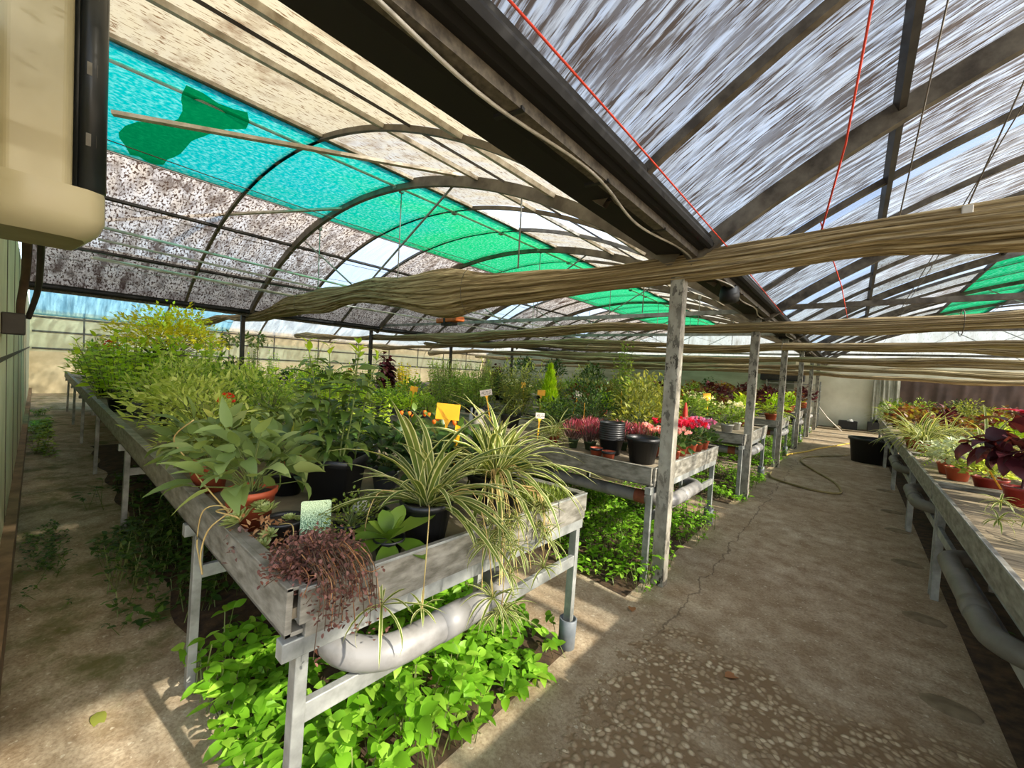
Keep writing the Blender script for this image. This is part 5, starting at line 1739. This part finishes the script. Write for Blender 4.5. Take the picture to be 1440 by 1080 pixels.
row('fourth left', 'back', 10.1, -1.3, .5, ['coleus_lime', 'coleus', 'coleus_plum', 'coleus', 'olive_bush', 'coleus_plum', 'mid_bush', 'dark_bush', 'olive_bush', 'shrub_olive', 'mid_bush'], sc=1.35, seed=10)
row('fifth left', 'front', 12.3, -1.25, .5, ['coleus_lime', 'coleus_plum', 'coleus', 'coleus_plum', 'coleus', 'coleus', 'mid_bush', 'coleus_plum', 'dark_bush'], sc=1.3, seed=11)
row('fifth left', 'back', 13.2, -1.3, .5, ['coleus', 'coleus_plum', 'coleus_plum', 'coleus', 'coleus_plum', 'mid_bush', 'coleus', 'dark_bush', 'mid_bush'], sc=1.5, seed=12)
row('sixth left', 'front', 15.5, -1.2, .55, ['coleus_plum', 'coleus_plum', 'coleus', 'coleus_plum', 'coleus', 'dark_bush', 'coleus'], sc=1.6, seed=13)

# ------------------------------------------------------------ right benches
on('fern_silver', .68, 4.86, 'silver_plant', 'silvery leafed plant in a terracotta pot, nearest behind the poinsettia-like plant', sc=1.05, z=ZR_)
on('pale_low', .80, 4.56, 'pale_plant', 'low pale green plant in a wide reddish pot beside the silvery plant', sc=1.1, z=ZR_)
on('poinsettia', .86, 4.12, 'red_leaf_plant', 'dark plum leafed plant with crimson top in a red pot, right bench', rz=.6, sc=1.0, z=ZR_)
on('poinsettia', 1.08, 3.92, 'red_leaf_plant', 'second dark plum leafed plant, cut by the right edge of the view', rz=2.6, sc=1.0, z=ZR_)
on('spider_small', .66, 6.62, 'spider_plant', 'spider plant in a terracotta pot overhanging the right bench rail', sc=1.25, z=ZR_)
on('spider_small', .95, 5.75, 'spider_plant', 'spider plant in a terracotta pot behind the silvery plant', sc=1.3, z=ZR_)
on('spider_small', .62, 7.15, 'spider_plant', 'spider plant draping toward the aisle over the third right bench', sc=1.3, z=ZR_)
on('spider_small', 1.25, 5.2, 'spider_plant', 'spider plant behind the low pale plant, right bench', sc=1.2, z=ZR_)
on('fern', .74, 5.45, 'fern', 'bright green fern in a terracotta pot before the spider plants, right bench', sc=.9, z=ZR_)
on('fern_silver', .66, 5.15, 'silver_plant', 'smaller silvery plant between fern and larger silvery plant', sc=.95, z=ZR_)
t = thing('green_planter', 'small dark green planter behind the red pot, right bench', 'planter', (.98, 4.42, ZR_))
obj('planter_body', g_pot('square', .06, .07, 'pot_green'), t, True)
obj('soil', g_soil('square', .06, .055), t, True)
tag(obj('yellow_label', Geo().bar((.76, 4.05, ZR_ + .10), (.70, 4.02, ZR_ + .21), .016, .003, 'yellow_plastic'), None), 'yellow stick label leaning in the red pot on the right bench', 'label')
# spider plant beyond the frame whose plantlets hang over the rail
t = thing('spider_plant', 'pale spider plantlets trailing onto the rail at the right edge of the view', 'plant', (1.02, 3.02, ZR_))
obj('pot', g_pot('round', .09, .11, 'pot_terracotta'), t, True)
obj('soil', g_soil('round', .09, .10), t, True)
obj('foliage', straps(81, 60, .40, .020, .10), t, True)
gs, g = Geo(), Geo()
runner(gs, t, [(0, 0, .1), (-.15, .04, .18), (-.30, .08, .15), (-.43, .11, .17)], 31, 2, .10, 18)
runner(gs, t, [(0, 0, .1), (-.15, .0, .16), (-.33, .02, .12), (-.44, .06, .09)], 37, 2, .10, 18)
obj('runners', gs, t, True)
row('third right', 'front', 7.3, .95, .5, ['spider_small', 'coleus_lime', 'fern', 'mint', 'pelargonium'], 1, 1.1, 21, z=ZR_)
row('third right', 'back', 8.2, .68, .5, ['coleus', 'coleus', 'coleus_lime', 'fern', 'spider_small', 'fern'], 1, 1.05, 22, z=ZR_)
row('second right', 'back', 6.05, 1.4, .5, ['spider_small', 'coleus_lime', 'pale_low', 'fern', 'mint'], 1, 1.1, 23, z=ZR_)
row('fourth right', 'front', 9.4, .68, .5, ['coleus', 'coleus_plum', 'coleus', 'olive_bush', 'fern', 'spider_small'], 1, 1.1, 24, z=ZR_)
row('fourth right', 'back', 10.5, .66, .5, ['feathery_mid', 'coleus', 'olive_bush', 'coleus', 'olive_bush', 'mint', 'fern'], 1, 1.1, 25, z=ZR_)
row('fifth right', 'front', 12.4, .62, .55, ['spider_small', 'feathery_mid', 'olive_bush', 'coleus', 'olive_bush', 'fern'], 1, 1.2, 26, z=ZR_)
row('fifth right', 'back', 13.4, .7, .55, ['mid_bush', 'coleus', 'dark_bush', 'coleus_lime', 'dark_bush', 'shrub_tall'], 1, 1.2, 27, z=ZR_)

# ------------------------------------------------------------ weeds
def weeds(name, label, x0, x1, y0, y1, n, ll, lw, hgt, mat, seed, clump=.45, fade=None, mound=True):
    R = np.random.default_rng(seed)
    x = R.uniform(x0, x1, n * 3)
    y = R.uniform(y0, y1, n * 3)
    f = .5 + .25 * np.sin(x * 4.1 + seed) + .25 * np.sin(y * 5.3 + x * 1.7 + seed * 2) + R.normal(0, .12, n * 3)
    k = np.where(f > clump)[0][:n]
    x, y = x[k], y[k]
    if fade:
        keep = R.random(len(x)) < fade(x, y)
        x, y = x[keep], y[keep]
    m = len(x)
    hh = hgt * (.55 + .45 * np.sin(x * 3.3 + y * 4.7 + seed)) * R.uniform(.35, 1.0, m) + .02
    a = R.uniform(0, 2 * PI, m)
    top = np.stack([x + .05 * np.cos(a), y + .05 * np.sin(a), hh], -1)
    g = Geo()
    # each shoot: a leaf pair pairs and a stem
    for q in range(4):
        an = a + q * PI / 2 + R.normal(0, .25, m)
        ev = R.uniform(-.1, .7, m)
        d = np.stack([np.cos(an) * np.cos(ev), np.sin(an) * np.cos(ev), np.sin(ev)], -1)
        lv = (1.0 if q < 2 else .75)
        b = top - np.array([0, 0, 1.0]) * (0 if q < 2 else .35) * hh[:, None]
        g.leaf(b, d, ll * lv * R.uniform(.6, 1.15, m), lw * lv * R.uniform(.7, 1.1, m), R.uniform(.2, 1.1, m), mat, prof='heart' if q % 2 else 'oval', S=5, roll=.3)
    st = np.stack([x, y, np.zeros(m)], -1)
    dd = top - st
    g.leaf(st, dd, np.linalg.norm(dd, axis=1), .005, 0, 'stem_green', S=3, prof='flat', fold=.0)
    return tag(obj(name, g, None, True), label, 'weeds', kind='stuff')


weeds('weeds', 'lush bright broad-leaved weeds growing under the nearest bench end', -2.3, -1.10, .48, 1.98, 820, .08, .05, .33, 'lf_weed', 1, .27, lambda x, y: np.where((y > 1.72) & (x > -1.36), .12, 1.0))
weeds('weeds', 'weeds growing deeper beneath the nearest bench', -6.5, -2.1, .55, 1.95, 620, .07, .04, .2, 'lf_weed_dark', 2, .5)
weeds('weeds', 'bright small-leaved weeds growing under the second bench end', -3.4, -1.02, 2.75, 5.0, 2300, .055, .03, .30, 'lf_weed', 3, .28, lambda x, y: np.where((y < 3.0) & (x < -1.6), .35, 1.0))
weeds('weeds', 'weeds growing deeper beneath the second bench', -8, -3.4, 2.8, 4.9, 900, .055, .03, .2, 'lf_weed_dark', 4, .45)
for i, (a, b) in enumerate(BY):
    weeds('weeds', 'bright weeds growing under the %s left bench' % LB[i], -4.5, -1.02, a - .15, b + .1, 2000 - 250 * i, .06, .035, .34, 'lf_weed', 5 + i, .2)
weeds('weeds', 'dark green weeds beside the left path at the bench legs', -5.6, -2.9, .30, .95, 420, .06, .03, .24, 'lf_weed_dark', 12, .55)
weeds('weeds', 'green weeds at the far end of the left path by the wall', -13.5, -8.2, -.02, .16, 260, .07, .04, .16, 'lf_mid', 13, .4)
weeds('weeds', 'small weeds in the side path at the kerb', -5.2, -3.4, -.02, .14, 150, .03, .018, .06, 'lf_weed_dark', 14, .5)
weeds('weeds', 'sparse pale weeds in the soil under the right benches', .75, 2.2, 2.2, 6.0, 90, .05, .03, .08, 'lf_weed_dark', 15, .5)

# litter on the floor
R = np.random.default_rng(5)
for i, (x, y, lb, mt) in enumerate(((-2.35, .18, 'fallen green leaf with red edge on the left path', 'lf_olive'), (-.42, 2.35, 'pale curled fallen leaf on the aisle floor', 'lf_dry'), (-1.02, 2.55, 'dry fallen leaf between the first and second bench', 'lf_dry'))):
    g = Geo().leaf([(0, 0, .004)], [(math.cos(i), math.sin(i), .05)], .10, .05, .5, mt, S=6)
    tag(obj('fallen_leaf', g, None, True, loc=(x, y, .003)), lb, 'leaf')

# ----------------------------------------------------------------- light
w = bpy.data.worlds.new('sky')
SC.world = w
w.use_nodes = True
nt = w.node_tree
nt.nodes.clear()
EL, AZ = math.radians(29.5), .12
sky = nt.nodes.new('ShaderNodeTexSky')
sky.sky_type = 'NISHITA'
sky.sun_disc = False
sky.sun_elevation = EL
sky.sun_rotation = PI / 2 - AZ
sky.air_density = 1.0
sky.dust_density = 1.5
bg = nt.nodes.new('ShaderNodeBackground')
bg.inputs['Strength'].default_value = .30
out = nt.nodes.new('ShaderNodeOutputWorld')
hs = nt.nodes.new('ShaderNodeHueSaturation')
hs.inputs['Saturation'].default_value = .72
nt.links.new(sky.outputs[0], hs.inputs['Color'])
nt.links.new(hs.outputs[0], bg.inputs['Color'])
nt.links.new(bg.outputs[0], out.inputs['Surface'])
sl = bpy.data.lights.new('sun', 'SUN')
sl.energy = 8.5
sl.angle = math.radians(.6)
sl.color = (1.0, .93, .80)
so = bpy.data.objects.new('sun', sl)
COL.objects.link(so)
sd = Vector((math.cos(EL) * math.cos(AZ), math.cos(EL) * math.sin(AZ), math.sin(EL)))
so.rotation_euler = sd.to_track_quat('Z', 'Y').to_euler()
so.location = (20, 3, 12)

SC.view_settings.view_transform = 'Standard'
SC.view_settings.look = 'None'
SC.view_settings.gamma = 1
SC.view_settings.exposure = 0.66
SC.view_settings.use_curve_mapping = False
cy = SC.cycles
cy.max_bounces = 12
cy.diffuse_bounces = 5
cy.transmission_bounces = 8
cy.transparent_max_bounces = 12
cy.sample_clamp_indirect = 8
cy.use_denoising = True
